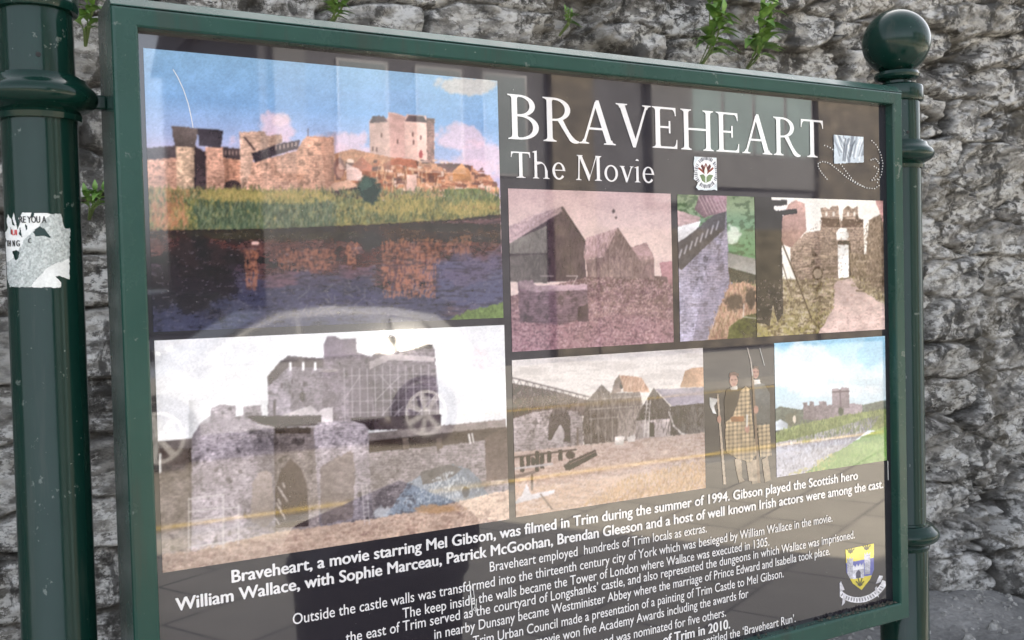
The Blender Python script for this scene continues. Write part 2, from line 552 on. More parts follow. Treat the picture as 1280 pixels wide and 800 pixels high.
# ------------------------------------------------------------------ weeds rooted in the wall
m_leaf, nt, b = mat('weed_leaf', 0.45, (0.10, 0.23, 0.035))
v_ = coords(nt)
nt.links.new(ramp(nt, noise(nt, v_, 22, 3), [(0.35, (0.075, 0.17, 0.03)), (0.65, (0.22, 0.38, 0.09))]), b.inputs['Base Color'])
b.inputs['Subsurface Weight'].default_value = 0.15
b.inputs['Subsurface Radius'].default_value = (0.02, 0.03, 0.005)
m_stem = plain('weed_stem', (0.12, 0.17, 0.05), 0.6, 0.2, 20)

def leaf(mb, base, d, up, ln, wd, droop, rnd):
    d = Vector(d).normalized(); up = Vector(up)
    side = d.cross(up).normalized(); nrm = side.cross(d).normalized()
    base = Vector(base); vs = []; n = 6
    for i in range(n + 1):
        t = i / n
        c = base + d * ln * t + nrm * (0.15 * ln * math.sin(t * PI) - droop * ln * t * t)
        w = wd * math.sin(PI * min(1, t ** 0.75)) * (1 + 0.12 * (rnd.random() - .5)) + 0.0006
        vs += [c - side * w - nrm * w * -0.28, c, c + side * w + nrm * w * 0.28]
    fs = []
    for i in range(n):
        for k in (0, 1):
            a = i * 3 + k
            fs.append((a, a + 1, a + 4, a + 3))
    mb.add(vs, fs)

def weed(loc, stems, h, ln, wd, per, label, seed, spread=0.5, lean=(0, -0.35)):
    rnd = random.Random(seed)
    e = empty('wall_weed', loc)
    tag(e, label, 'weed', 'weeds growing out of the wall')
    st = MB(); lv = MB(); L = Vector(loc)
    for s in range(stems):
        ax = (rnd.random() - 0.5) * 2 * spread + lean[0]; ay = lean[1] * (0.7 + 0.6 * rnd.random())
        hh = h * (0.6 + 0.5 * rnd.random())
        pts = [L + Vector((ax * hh * t, ay * hh * math.sin(t * 1.6), hh * (t - 0.15 * t * t))) for t in (0, .25, .5, .75, 1)]
        pts[0] = L + Vector((0, 0.05, -0.01))
        st.tube(pts, [0.0035, 0.003, 0.0026, 0.002, 0.0012], 5)
        for k in range(per):
            t = 0.18 + 0.82 * (k + rnd.random() * .6) / per
            i = min(3, int(t * 4)); p = pts[i].lerp(pts[i + 1], t * 4 - i)
            az = k * 2.4 + rnd.random() * 1.2
            d = Vector((math.cos(az), -abs(math.sin(az)) * 0.8 - 0.1, 0.35 + 0.5 * (rnd.random() - .3)))
            f = (1.15 - 0.55 * t) * (0.75 + 0.5 * rnd.random())
            leaf(lv, p, d, (0, 0, 1), ln * f, wd * f, 0.15 + 0.5 * rnd.random(), rnd)
        leaf(lv, pts[-1], (ax * .4, -0.2, 1), (0, -1, 0.1), ln * .55, wd * .5, 0.1, rnd)
    st.build('stem', m_stem, e)
    lv.build('leaves', m_leaf, e, smooth=True)

weed((2.225, 1.42, 1.975), 5, 0.25, 0.085, 0.019, 6, 'leafy green weed in a wall crack, left one of the pair above the heading', 3, 0.22)
weed((2.43, 1.42, 1.985), 5, 0.24, 0.092, 0.020, 6, 'leafy green weed in the wall nearest the ball of the right post', 21, 0.25)
weed((0.325, 1.45, 1.88), 3, 0.12, 0.055, 0.011, 6, 'bright green weed on the wall by the top of the left post', 5)
weed((0.318, 1.45, 1.46), 3, 0.085, 0.05, 0.011, 5, 'small green weed low in the gap beside the left post', 8)
weed((0.945, 1.45, 1.985), 4, 0.09, 0.055, 0.010, 5, 'tiny green tuft on the wall above the left of the top rail', 11)
weed((1.705, 1.45, 2.055), 3, 0.05, 0.036, 0.007, 4, 'smallest sprig of yellow green on the wall above the middle of the top rail', 13)

# ------------------------------------------------------------------ the sign
PX0, PX1, PZ0, PZ1 = 0.1935, 1.390, -0.545, 0.2955       # visible opening, heights relative to the eye
def W(x, y, z):
    return (x, y, z + EYE)

sign = empty('information_sign', (0.79, 0.05, 0.0))
tag(sign, 'dark green framed information board of castle pictures held between two round posts', 'information board')
m_frame = paint_green('frame_paint', (0.017, 0.060, 0.047), 0.22)
m_post = paint_green('post_paint', (0.003, 0.023, 0.017), 0.13)

fr = MB()
inn = [(PX0, PZ0), (PX1, PZ0), (PX1, PZ1), (PX0, PZ1)]
out = [(0.1665, -0.575), (1.4130, -0.575), (1.4130, 0.3165), (0.1665, 0.3165)]
prof = [(0.0, 0.004), (0.0, -0.0135), (0.03, -0.0150), (0.10, -0.0160), (0.86, -0.0160), (0.96, -0.0145), (1.0, -0.0115), (1.0, 0.085), (0.0, 0.085)]
vs = []
for s, y in prof:
    for (ix, iz), (ox, oz) in zip(inn, out):
        vs.append(W(ix + (ox - ix) * s, y, iz + (oz - iz) * s))
fs = []
for i in range(len(prof)):
    j = (i + 1) % len(prof)
    for k in range(4):
        k2 = (k + 1) % 4
        fs.append((i * 4 + k, i * 4 + k2, j * 4 + k2, j * 4 + k))
fr.add(vs, fs)
frame = fr.build('frame', m_frame, sign)
tr = MB()
tr.prism([(-0.0145, 0.3170 + EYE), (-0.0142, 0.3182 + EYE), (-0.003, 0.3285 + EYE), (0.001, 0.3300 + EYE), (0.084, 0.3300 + EYE), (0.084, 0.3170 + EYE)], 'x', 0.1666, 1.4129)
tr.build('top_cap', m_frame, frame)
bk = MB(); bk.box(W(PX0 + .002, 0.012, PZ0 + .002), W(PX1 - .002, 0.083, PZ1 - .002))
bk.build('back_box', m_post, sign)

# posts
LPX, RPX, PY = 0.0985, 1.4800, 0.05
SR = 0.0385
def post(px):
    p = MB()
    p.lathe([(0.055, 0.0), (0.055, 0.02), (0.05, 0.03), (SR + .003, 0.04), (SR + .003, EYE - 0.474), (SR, EYE - 0.470), (SR, EYE + 0.198), (SR - .0005, EYE + 0.247),
             (SR - .001, EYE + 0.33), (SR - .002, EYE + 0.344), (0.024, EYE + 0.348), (0.0235, EYE + 0.356)], (px, PY, 0), 72)
    po = p.build('post', m_post, sign, smooth=True)
    def ring(z, big=0.0605, h=0.020):
        c = MB()
        pr = [(SR - .001, z - h - 0.006), (SR + .0045, z - h - 0.006), (SR + .0055, z - h), (SR + .004, z - h + .003), (SR + .0095, z - h + .006)]
        for k in range(9):
            t = -PI / 2 * 0.75 + (PI * 0.5 * .75 + PI / 2 * .55) * k / 8
            pr.append((SR + .004 + (big - SR - .004) * math.cos(t), z + h * 0.72 * math.sin(t)))
        pr += [(SR + .012, z + h * .78), (SR + .0105, z + h * .93), (SR + .005, z + h * .97), (SR + .004, z + h * 1.12), (SR - .001, z + h * 1.14)]
        c.lathe(pr, (px, PY, EYE), 72)
        c.build('collar', m_post, po, smooth=True, angle=35)
    ring(0.2235); ring(-0.451)
    c = MB(); c.lathe([(SR - .001, .3145), (SR + .004, .3155), (SR + .0055, .319), (SR + .0055, .338), (SR + .004, .342), (SR - .003, .3455)], (px, PY, EYE), 72)
    c.build('collar', m_post, po, smooth=True, angle=30)
    b_ = MB()
    pr = [(0.0225, .3485), (0.0235, .352), (0.033, .354), (0.037, .3575), (0.0385, .362), (0.036, .3675), (0.026, .371)]
    cz, R = 0.4215, 0.0575
    for k in range(3, 33):
        t = -PI / 2 + PI * k / 32
        pr.append((max(0.0004, R * math.cos(t)), cz + R * math.sin(t)))
    b_.lathe(pr, (px, PY, EYE), 72)
    b_.build('ball_finial', m_post, po, smooth=True, angle=30)
    s = MB(); a = -1.62 if px < .5 else -2.0
    d = Vector((math.cos(a), math.sin(a), 0)); c0 = Vector((px, PY, EYE + (0.263 if px < .5 else .258)))
    s.tube([c0 + d * (SR - .002), c0 + d * (SR + .0003)], 0.0026, 12)
    s.build('screw_hole', plain('hole_shade_paint', (0.004, 0.005, 0.005), 0.6), po)  # raised disc; its near-black colour stands for the shade inside a hole
    for z in (0.2235, -0.451):
        br = MB()
        x0, x1 = (px + SR - .004, 0.1668) if px < .5 else (1.4127, px - SR + .004)
        br.box(W(x0, PY - .008, z - .009), W(x1, PY + .008, z + .007))
        br.build('bracket', m_post, po, bevel=0.002)
    return po
post_a = post(LPX)
post_b = post(RPX)

# panel
NAVY = (0.019, 0.016, 0.023)
m_panel = laminate('panel_ink', NAVY)
m_white = laminate('white_ink', (0.82, 0.80, 0.80))
pn = MB(); pn.box(W(PX0 - .004, 0.0, PZ0 - .004), W(PX1 + .004, 0.010, PZ1 + .004))
panel = pn.build('display_panel', m_panel, sign)

# ------------------------------------------------------------------ printed pictures: painted point by point
class Pic:
    def __init__(s, x0, x1, z0, z1, res=0.00098, V=None):
        if V is None:
            nx = int((x1 - x0) / res) + 2; nz = int((z1 - z0) / res) + 2
            X, Z = np.meshgrid(np.linspace(x0, x1, nx), np.linspace(z0, z1, nz))
            V = np.stack([X, np.full_like(X, -0.0005), Z + EYE], -1)
        s.V = V
        s.x, s.y = to_px(V[..., 0], V[..., 1], V[..., 2])
        s.img = np.zeros(V.shape)
        s.mask = np.ones(V.shape[:2], bool)
        s.sd = 1
    def _in(s, pts, rough=0.0, rs=3.0):
        x, y = s.x, s.y
        if rough:
            s.sd += 1
            x = x + (fbm(x / rs, y / rs, 3, s.sd) - .5) * 2 * rough
            y = y + (fbm(x / rs + 40, y / rs, 3, s.sd + 3) - .5) * 2 * rough
        r = np.zeros(x.shape, bool)
        n = len(pts)
        for i in range(n):
            x0, y0 = pts[i]; x1, y1 = pts[(i + 1) % n]
            if y0 == y1:
                continue
            c = ((y0 > y) != (y1 > y)) & (x < (x1 - x0) * (y - y0) / (y1 - y0) + x0)
            r ^= c
        return r
    def tex(s, col, amp, sc, an, mas, up=0):
        s.sd += 7
        c = np.asarray(col, float) / 255.0
        t = np.ones(s.x.shape)
        if amp:
            t = 1 + amp * 2 * (fbm(s.x / (sc * an), s.y / sc, 4, s.sd, .65) - .5)
        if mas:
            row = np.floor(s.y / (mas * .45) + 2.2 * fbm(s.x / 16, s.y / 16, 3, s.sd))
            cx = s.x / (mas * .75) + hsh(row, row * 0, 5) * 3 + fbm(s.x / 7, s.y / 3, 2, s.sd)
            cell = hsh(np.floor(cx), row, s.sd)
            t = t * (0.92 + 0.16 * cell) * np.where((cx % 1) < .16, .93, 1.0)
        return c[None, None, :] * t[..., None]
    def poly(s, pts, col, amp=.10, sc=3.0, an=1.5, rough=.7, mas=0, a=1.0, rs=3.0):
        m = s._in(pts, rough, rs)
        c = s.tex(col, amp, sc, an, mas)
        if mas:      # stonework: big stains, dark gaps, pale blocks
            s.sd += 11
            x, y = s.x, s.y
            c = c * (1 + .34 * (fbm(x / 15, y / 21, 3, s.sd) - .5))[..., None]
            c = c * (1 - .20 * sst(.57, .66, fbm(x / 3.4, y / 1.7, 3, s.sd + 1, .65)))[..., None]
            c = c * (1 + .12 * sst(.57, .66, fbm(x / 3.6, y / 2.0, 3, s.sd + 2, .65)))[..., None]
            c = c * (1 - .13 * sst(.55, .8, np.abs((y + 2.4 * fbm(x / 13, y / 13, 2, s.sd + 5)) / 3.1 % 1 - .5) * 2))[..., None]
            c = c * (1 - .28 * sst(.66, .74, fbm(x / 9, y / 12, 4, s.sd + 3, .6)))[..., None]
        if m.sum() > 150:   # light falls unevenly over every face of the printed scene
            s.sd += 1
            th = hsh(s.sd, 3, 9) * 6.28; xm, ym = s.x[m], s.y[m]
            q = ((xm - xm.mean()) * math.cos(th) + (ym - ym.mean()) * math.sin(th)) / (max(np.ptp(xm), np.ptp(ym)) + 1)
            f = np.ones(s.x.shape); f[m] = 1 + .30 * q + .22 * (fbm(xm / 11, ym / 9, 3, s.sd) - .5)
            c = c * f[..., None]
        s.img[m] = s.img[m] * (1 - a) + c[m] * a
        return m
    def shade(s, pts, stops):
        """the printed picture's own modelling of round towers: stops are (x, factor)"""
        m = s._in(pts) if isinstance(pts, list) else pts
        f = np.interp(s.x, [q[0] for q in stops], [q[1] for q in stops])
        s.img[m] *= f[m][:, None]
    def tufts(s, m, n, cols, ln, w=1.1, seed=1, a=.8, up=1.0):
        r = random.Random(seed); ys, xs = np.nonzero(m); old = s.img.copy()
        for k in range(n):
            i = r.randrange(len(ys)); x, y = s.x[ys[i], xs[i]], s.y[ys[i], xs[i]]
            l = ln * (.5 + r.random())
            s.dab([(x, y), (x + (r.random() - .5) * l * .9, y - up * l)], w, r.choice(cols), a)
        if seed > 30:
            s.img[~m] = old[~m]
    def dab(s, pts, w, col, a):
        (x0, y0), (x1, y1) = pts
        h, wd = s.x.shape
        # local window only
        fx = (min(x0, x1) - 3 - s.x[h // 2, 0]) / (s.x[h // 2, -1] - s.x[h // 2, 0]); gx_ = (max(x0, x1) + 3 - s.x[h // 2, 0]) / (s.x[h // 2, -1] - s.x[h // 2, 0])
        i0 = max(0, int(fx * wd - wd * .08)); i1 = min(wd, int(gx_ * wd + wd * .08))
        if i1 <= i0: return
        c = (i0 + i1) // 2
        col_y = s.y[:, min(c, wd - 1)]
        j = np.nonzero((col_y > min(y0, y1) - 6) & (col_y < max(y0, y1) + 6))[0]
        if len(j) == 0: return
        sl_ = (slice(j[0], j[-1] + 1), slice(i0, i1))
        X, Y = s.x[sl_], s.y[sl_]
        dx, dy = x1 - x0, y1 - y0
        t = np.clip(((X - x0) * dx + (Y - y0) * dy) / (dx * dx + dy * dy + 1e-9), 0, 1)
        d = np.hypot(X - x0 - t * dx, Y - y0 - t * dy)
        k = (np.clip((w / 2 + .45 - d) / .9, 0, 1) * a)[..., None]
        s.img[sl_] = s.img[sl_] * (1 - k) + np.asarray(col, float) / 255 * k
    def all(s, col, amp=.05, sc=6, an=1.5):
        s.img[:] = s.tex(col, amp, sc, an, 0)
    def vgrad(s, stops, m=None, slope=0.0, x0=0.0):
        yy = s.y - slope * (s.x - x0)
        ys = [q[0] for q in stops]
        g = np.stack([np.interp(yy, ys, [q[1][k] / 255.0 for q in stops]) for k in range(3)], -1)
        if m is None:
            s.img[:] = g
        else:
            s.img[m] = g[m]
    def blob(s, cx, cy, rx, ry, col, a=1.0, rag=.5, sc=6.0):
        s.sd += 3
        d = np.sqrt(((s.x - cx) / rx) ** 2 + ((s.y - cy) / ry) ** 2) + rag * 2 * (fbm(s.x / sc, s.y / sc, 4, s.sd, .6) - .5)
        w = (1 - sst(.65, 1.05, d)) * a
        s.img[:] = s.img * (1 - w[..., None]) + np.asarray(col, float) / 255 * w[..., None]
    def ell(s, cx, cy, rx, ry, col, a=1.0, amp=.08):
        m = ((s.x - cx) / rx) ** 2 + ((s.y - cy) / ry) ** 2 < 1
        c = s.tex(col, amp, 3, 1.2, 0)
        s.img[m] = s.img[m] * (1 - a) + c[m] * a
        return m
    def line(s, pts, w, col, a=1.0):
        c = np.asarray(col, float) / 255
        for (x0, y0), (x1, y1) in zip(pts[:-1], pts[1:]):
            dx, dy = x1 - x0, y1 - y0; L2 = dx * dx + dy * dy + 1e-9
            t = np.clip(((s.x - x0) * dx + (s.y - y0) * dy) / L2, 0, 1)
            d = np.hypot(s.x - x0 - t * dx, s.y - y0 - t * dy)
            k = np.clip((w / 2 + .45 - d) / .9, 0, 1) * a
            s.img[:] = s.img * (1 - k[..., None]) + c * k[..., None]
    def speck(s, m, col, thr=.6, sc=2.0, an=1.5, a=.7, seed=0):
        s.sd += 5
        n = fbm(s.x / (sc * an), s.y / sc, 3, s.sd + seed, .6)
        w = sst(thr, thr + .08, n) * a * m
        s.img[:] = s.img * (1 - w[..., None]) + np.asarray(col, float) / 255 * w[..., None]
    def build(s, name, material, parent, label=None, grain=.035, contrast=1.0, gain=1.0, haze=.03, blur=1, patina=.13, sat=.84):
        im = s.img
        for _ in range(blur):
            q = np.pad(im, ((1, 1), (1, 1), (0, 0)), 'edge')
            q = (q[:-2] + 2 * q[1:-1] + q[2:]) / 4; im = (q[:, :-2] + 2 * q[:, 1:-1] + q[:, 2:]) / 4
        if patina:
            t = 1 + patina * (fbm(s.x / 22, s.y / 16, 3, 301) - .5) + 1.1 * patina * (fbm(s.x / 2.3, s.y / 1.9, 3, 302) - .5)
            im = im * t[..., None]
        lum = im.mean(-1, keepdims=True); im = lum + (im - lum) * sat
        g = (hsh(np.arange(s.x.size).reshape(s.x.shape), 7, 77) - .5)[..., None] * grain
        c = lin(np.clip(im + g, 0, 1))
        c = np.clip((c - haze) / (1 - haze), 0.004, 1) ** contrast * gain
        keep = None
        if not s.mask.all():
            k = s.mask
            keep = k[:-1, :-1] & k[1:, 1:] & k[:-1, 1:] & k[1:, :-1]
        o = grid_mesh(name, s.V, material, c, keep, parent)
        if label:
            o['label'] = label
        return o

m_print = laminate('photo_print', attr=True)
PR = []

# --- castle across the river, in colour
p = Pic(0.2005, 0.6435, -0.035, 0.2768)
p.vgrad([(40, (134, 178, 214)), (120, (122, 166, 218)), (165, (160, 176, 222)), (200, (205, 180, 212)), (240, (222, 186, 196))], slope=.09, x0=200)
for q in [(345, 158, 26, 20), (330, 178, 40, 18), (430, 178, 36, 16), (400, 190, 50, 14), (575, 172, 34, 18), (600, 195, 34, 22), (585, 215, 50, 18), (450, 195, 60, 12)]:
    p.blob(*q, (226, 190, 208), .8, .5, 12)
p.blob(350, 150, 14, 10, (236, 205, 215), .7, .5, 8)
p.blob(588, 106, 40, 12, (214, 196, 180), .75, .6, 14); p.blob(480, 120, 60, 10, (130, 170, 220), .5, .6, 18)
SAL = (226, 164, 138); PNK = (226, 180, 166); DKR = (80, 66, 68)
rv = random.Random(2)
p.poly([(182, 197), (222, 196), (224, 238), (182, 238)], SAL, .16, 3, .8, mas=5)
p.poly([(182, 185), (221, 182), (221, 197), (182, 200)], DKR, .2)
p.poly([(220, 182), (245, 182), (243, 240), (221, 240)], (222, 180, 150), .12, 3, .8, mas=5)
p.poly([(214, 157), (248, 161), (244, 184), (219, 183)], (108, 92, 88), .15, 3, .6)
p.poly([(243, 182), (260, 192), (258, 238), (243, 238)], (70, 54, 58), .3)
p.poly([(257, 184), (283, 184), (285, 238), (258, 238)], SAL, .14, 3, .8, mas=5)
p.poly([(247, 160), (279, 163), (276, 185), (249, 182)], (66, 58, 66), .15)
p.poly([(279, 198), (304, 199), (305, 238), (282, 238)], (206, 140, 112), .16, 3, .8, mas=5)
p.poly([(278, 184), (303, 186), (302, 200), (279, 197)], (82, 66, 68), .2)
for k in range(5):
    p.line([(282 + k * 4.5, 189), (282 + k * 4.5, 193)], 1.4, (190, 150, 140))
p.poly([(299, 165), (330, 164), (333, 170), (352, 168), (353, 178), (338, 184), (316, 196), (320, 238), (301, 238)], (226, 178, 154), .12, 4, 1, mas=6)
p.poly([(316, 203), (372, 188), (374, 242), (306, 238)], (224, 166, 140), .12, 4, 1, mas=6)
p.poly([(314, 192), (352, 179), (375, 175), (373, 186), (345, 194), (319, 204)], (70, 58, 66), .2)
p.line([(306, 172), (318, 187)], 2.5, (80, 60, 60)); p.line([(385, 161), (385, 171)], 1, (90, 70, 70))
for k in range(6):
    p.line([(345 + k * 5, 183 - k), (345 + k * 5, 187 - k)], 1.6, (200, 170, 160))
p.poly([(370, 190), (378, 176), (384, 170), (417, 171), (419, 234), (410, 244), (372, 244)], (228, 166, 136), .14, 4, 1, mas=6)
p.poly([(400, 172), (417, 172), (418, 234), (408, 243)], (206, 140, 112), .14, 4, 1, mas=6, a=.6)
p.ell(291, 234, 11, 9, (70, 52, 52))
p.shade([(370, 165), (420, 165), (420, 246), (370, 246)], [(370, 1.04), (392, 1.06), (419, .80)]); p.shade([(220, 183), (245, 183), (245, 241), (220, 241)], [(220, 1.08), (236, 1.0), (245, .74)]); p.shade([(257, 183), (286, 183), (286, 241), (257, 241)], [(257, 1.04), (274, 1.0), (286, .8)])
p.shade([(299, 164), (334, 164), (334, 240), (299, 240)], [(299, 1.06), (320, 1.02), (334, .88)])
for k in range(44):
    x = 186 + rv.random() * 230; y = 196 + rv.random() * 38
    p.dab([(x, y), (x + .4, y + 1.6 + rv.random() * 2)], 1.2, (112, 70, 58), .7)
p.poly([(462, 150), (464, 148), (485, 148), (485, 140), (498, 142), (507, 146), (508, 143), (533, 145), (533, 148), (543, 148), (543, 205), (500, 200), (462, 192)], PNK, .07, 3, 1)
p.poly([(485, 141), (506, 146), (506, 198), (488, 196)], (206, 154, 144), .07, 3, 1, a=.8)
p.poly([(533, 148), (543, 148), (543, 205), (534, 204)], (170, 118, 108), .12, 3, 1, mas=5)
p.poly([(462, 154), (466, 145), (480, 145), (485, 152)], (84, 62, 66), .15); p.poly([(506, 152), (511, 144), (529, 145), (534, 153)], (84, 62, 66), .15)
for wx_, wy_ in [(477, 169), (497, 177), (466, 186), (471, 187), (516, 168), (526, 172), (517, 178)]:
    p.line([(wx_, wy_ - 2), (wx_, wy_ + 2)], 1.8, (96, 60, 56))
p.ell(526, 193, 2.5, 5, (176, 52, 56))
p.poly([(418, 192), (440, 186), (462, 191), (500, 199), (543, 204), (575, 206), (589, 208), (600, 217), (612, 219), (624, 236), (624, 243), (556, 236), (552, 252), (418, 248)], (196, 132, 96), .30, 3, 1)
for k in range(200):
    x = 420 + rv.random() * 195; y = 198 + rv.random() * 40 + max(0, (x - 540) * .18)
    w, h = 3 + rv.random() * 9, 2 + rv.random() * 7
    c = rv.choice([(226, 176, 146), (150, 84, 60), (110, 66, 56), (208, 128, 86), (182, 104, 72), (236, 200, 180), (88, 58, 54)])
    p.poly([(x, y), (x + w, y + w * .12), (x + w, y + h), (x, y + h)], c, .2, 3, 1, .8, a=.85)
for k in range(40):
    x = 470 + rv.random() * 84; y = 200 + rv.random() * 42
    p.dab([(x, y), (x + (rv.random() - .5) * 10, y + 8 + rv.random() * 14)], 1.0, rv.choice([(240, 196, 150), (120, 70, 50)]), .8)
p.poly([(440, 208), (452, 196), (466, 208), (464, 214), (442, 214)], (170, 96, 72), .2); p.poly([(476, 207), (496, 197), (519, 200), (522, 211), (500, 206)], (186, 106, 78), .2)
p.poly([(545, 204), (576, 205), (588, 207), (589, 214), (560, 214)], (104, 62, 62), .2); p.poly([(566, 214), (577, 204), (588, 214), (588, 226), (566, 226)], (212, 140, 84), .2)
p.poly([(433, 204), (452, 214), (452, 226), (434, 226)], (228, 186, 176), .1); p.poly([(508, 218), (521, 218), (521, 244), (508, 243)], (226, 178, 162), .12)
p.ell(424, 210, 7, 13, (120, 76, 70), .9); p.ell(425, 213, 4.5, 9, (196, 140, 120), .8)
p.poly([(398, 250), (410, 236), (440, 230), (452, 236), (447, 250)], (62, 46, 48), .2); p.poly([(404, 238), (420, 228), (436, 225), (450, 233), (410, 240)], (208, 156, 130), .15)
p.poly([(182, 236), (300, 237), (380, 243), (420, 246), (470, 250), (556, 246), (624, 250), (626, 272), (560, 277), (460, 282), (330, 290), (182, 292)], (124, 118, 66), .32, 4, 1.2, 2.0)
b1 = p._in([(182, 236), (624, 240), (626, 272), (182, 292)])
p.speck(b1, (178, 150, 84), .55, 4, 1.3, .8); p.speck(b1, (58, 74, 50), .55, 4, .8, .8, 9); p.speck(b1, (150, 160, 120), .62, 2.5, .7, .6, 31)
p.poly([(182, 234), (270, 238), (420, 245), (300, 250), (182, 246)], (186, 138, 92), .25, 4, 2)
p.poly([(240, 258), (330, 252), (420, 258), (420, 284), (330, 290), (250, 288)], (84, 100, 74), .3, 4, .8, 2, a=.75)
p.blob(205, 268, 26, 20, (196, 124, 86), .75, .6, 8); p.blob(520, 262, 50, 12, (150, 138, 72), .6, .6, 8)
p.poly([(556, 236), (600, 236), (624, 246), (625, 258), (556, 256)], (110, 122, 66), .28, 4, 1); p.poly([(556, 258), (590, 256), (624, 258), (624, 262), (570, 261)], (150, 62, 44), .25)
p.tufts(b1, 2600, [(92, 104, 62), (70, 86, 58), (140, 128, 70), (172, 146, 84), (104, 116, 84), (56, 66, 46), (150, 150, 104)], 5, 1.2, 3, .75)
p.tufts(p._in([(190, 250), (235, 250), (235, 288), (190, 290)]), 160, [(196, 124, 88), (170, 104, 74), (214, 150, 110)], 6, 1.2, 4, .7)
p.tufts(p._in([(240, 256), (420, 254), (420, 284), (250, 290)]), 900, [(84, 102, 78), (64, 84, 66), (112, 124, 92), (128, 132, 104), (50, 62, 50)], 6, 1.2, 5, .75)
for q in [(500, 258, 46, 12), (590, 262, 34, 9), (360, 248, 60, 8), (290, 246, 40, 7)]:
    mk = ((p.x - q[0]) / q[2]) ** 2 + ((p.y - q[1]) / q[3]) ** 2 < 1
    p.tufts(mk, 420, [(176, 152, 84), (196, 168, 98), (150, 140, 76), (120, 116, 66)], 4, 1.2, 6, .7)
p.blob(461, 238, 17, 20, (38, 62, 58), 1, .4, 5); p.blob(457, 230, 8, 9, (66, 96, 84), .7, .6, 4)
wm = p._in([(182, 288), (330, 286), (460, 281), (560, 275), (626, 268), (630, 400), (190, 418)], 1.0)
h_, w_n = p.x.shape
r0 = int((0.0905 - (-0.035)) / (0.2768 + 0.035) * h_)          # row of the far bank's foot
src = p.img.copy()
rr_, cc_ = np.mgrid[0:h_, 0:w_n]
dep = np.clip((r0 - rr_) / r0, 0, 1)
jr = (fbm(p.x / 26, p.y / 2.4, 3, 501, .6) - .5) * (8 + 40 * dep) + (fbm(p.x / 5, p.y / 1.4, 2, 502) - .5) * 10
jc = (fbm(p.x / 16, p.y / 2.0, 3, 503) - .5) * (6 + 22 * dep)
sr = np.clip(np.where(rr_ < r0, r0 + (r0 - rr_) * 1.55 + 2 + jr, rr_), 0, h_ - 1).astype(int); scc = np.clip(cc_ + jc, 0, w_n - 1).astype(int)
refl = src[sr, scc]
sat = refl.mean(-1, keepdims=True)
refl = (sat + (refl - sat) * .75) * np.array([.80, .62, .60]) * (0.58 + .16 * dep[..., None]) * (1 - dep[..., None] * np.array([.22, .18, .0])) + np.array([.01, .01, .02])
p.img[wm] = refl[wm]
p.blob(590, 350, 66, 40, (92, 92, 132), .6, .5, 20); p.blob(240, 345, 74, 56, (48, 42, 44), .85, .5, 20); p.blob(430, 385, 90, 22, (70, 68, 104), .55, .5, 16)
for x0, y0, x1, y1, al in [(305, 313, 323, 362, .6), (345, 312, 420, 338, .45), (432, 303, 448, 330, .6), (476, 300, 552, 330, .5), (478, 332, 545, 372, .6), (556, 296, 590, 318, .4)]:
    mk = p._in([(x0, y0), (x1, y0 - 2), (x1 - 2, y1), (x0 + 2, y1)], 3.2, 4)
    p.speck(mk, (206, 122, 84), .42, 5, .35, al)
p.blob(345, 294, 140, 7, (58, 58, 46), .7, .5, 8); p.blob(560, 284, 70, 6, (44, 46, 40), .7, .5, 8)
p.speck(wm, (34, 30, 36), .57, 2.0, 4.0, .45); p.speck(wm, (150, 140, 150), .68, 1.2, 5.0, .4, 5)
for k in range(46):
    x = 370 + rv.random() * 220; y = 322 + rv.random() * 60
    p.dab([(x, y), (x + 6 + rv.random() * 16, y + (rv.random() - .5) * 6)], .9, (34, 30, 36), .7)
for k in range(24):
    x = 380 + rv.random() * 90; y = 350 + rv.random() * 40
    p.dab([(x, y), (x + (rv.random() - .5) * 26, y + 4 + rv.random() * 8)], .8, (140, 134, 126), .6)
p.ell(319, 304, 5, 2.5, (240, 190, 180))
p.poly([(556, 402), (585, 388), (630, 378), (631, 400)], (104, 126, 66), .35, 2.4, .6, 2.5)
p.build('printed_photograph', m_print, panel, 'colour photograph of a salmon pink castle reflected in a dark river', haze=.02)

# --- castle gate under scaffolding, faded mauve
p = Pic(0.2010, 0.6443, -0.3035, -0.0445)
p.all((232, 230, 234), .02, 20)
MAU = (132, 120, 132); PAL = (166, 154, 163)
p.poly([(335, 470), (350, 452), (360, 446), (406, 449), (406, 524), (335, 524)], MAU, .14, 3, 1.2, mas=5)
p.poly([(335, 470), (350, 452), (360, 446), (366, 449), (362, 524), (335, 524)], (158, 146, 160), .14, 3, 1.2, mas=5)
p.poly([(334, 471), (350, 452), (360, 445), (405, 448), (404, 460), (360, 459), (337, 482)], (84, 74, 80), .14)
for x in (363, 379, 394):
    p.line([(x, 454), (x, 462)], 3.2, (240, 236, 240))
for x, y in [(344, 500), (365, 475), (380, 478), (405, 488), (366, 492), (352, 480)]:
    p.line([(x, y), (x, y + 4)], 2, (80, 70, 78))
p.ell(378, 496, 3.2, 6, (70, 62, 68)); p.line([(343, 502), (343, 518)], 3, (86, 76, 84))
p.poly([(405, 430), (409, 421), (418, 420), (426, 424), (445, 423), (446, 440), (464, 446), (472, 440), (480, 432), (543, 436), (551, 534), (402, 534)], (128, 114, 128), .16, 3, 1.1, mas=5)
p.poly([(405, 430), (409, 421), (418, 420), (426, 425), (445, 423), (446, 444), (405, 446)], (112, 96, 114), .16, 3, 1)
p.poly([(462, 452), (485, 436), (543, 440), (551, 534), (470, 534)], (112, 100, 112), .16, 3, 1.1, mas=5)
p.poly([(462, 452), (487, 442), (543, 446), (543, 452), (486, 450), (462, 462)], (176, 162, 168), .14)
p.poly([(472, 438), (487, 419), (541, 431), (541, 436)], (66, 60, 66), .12)
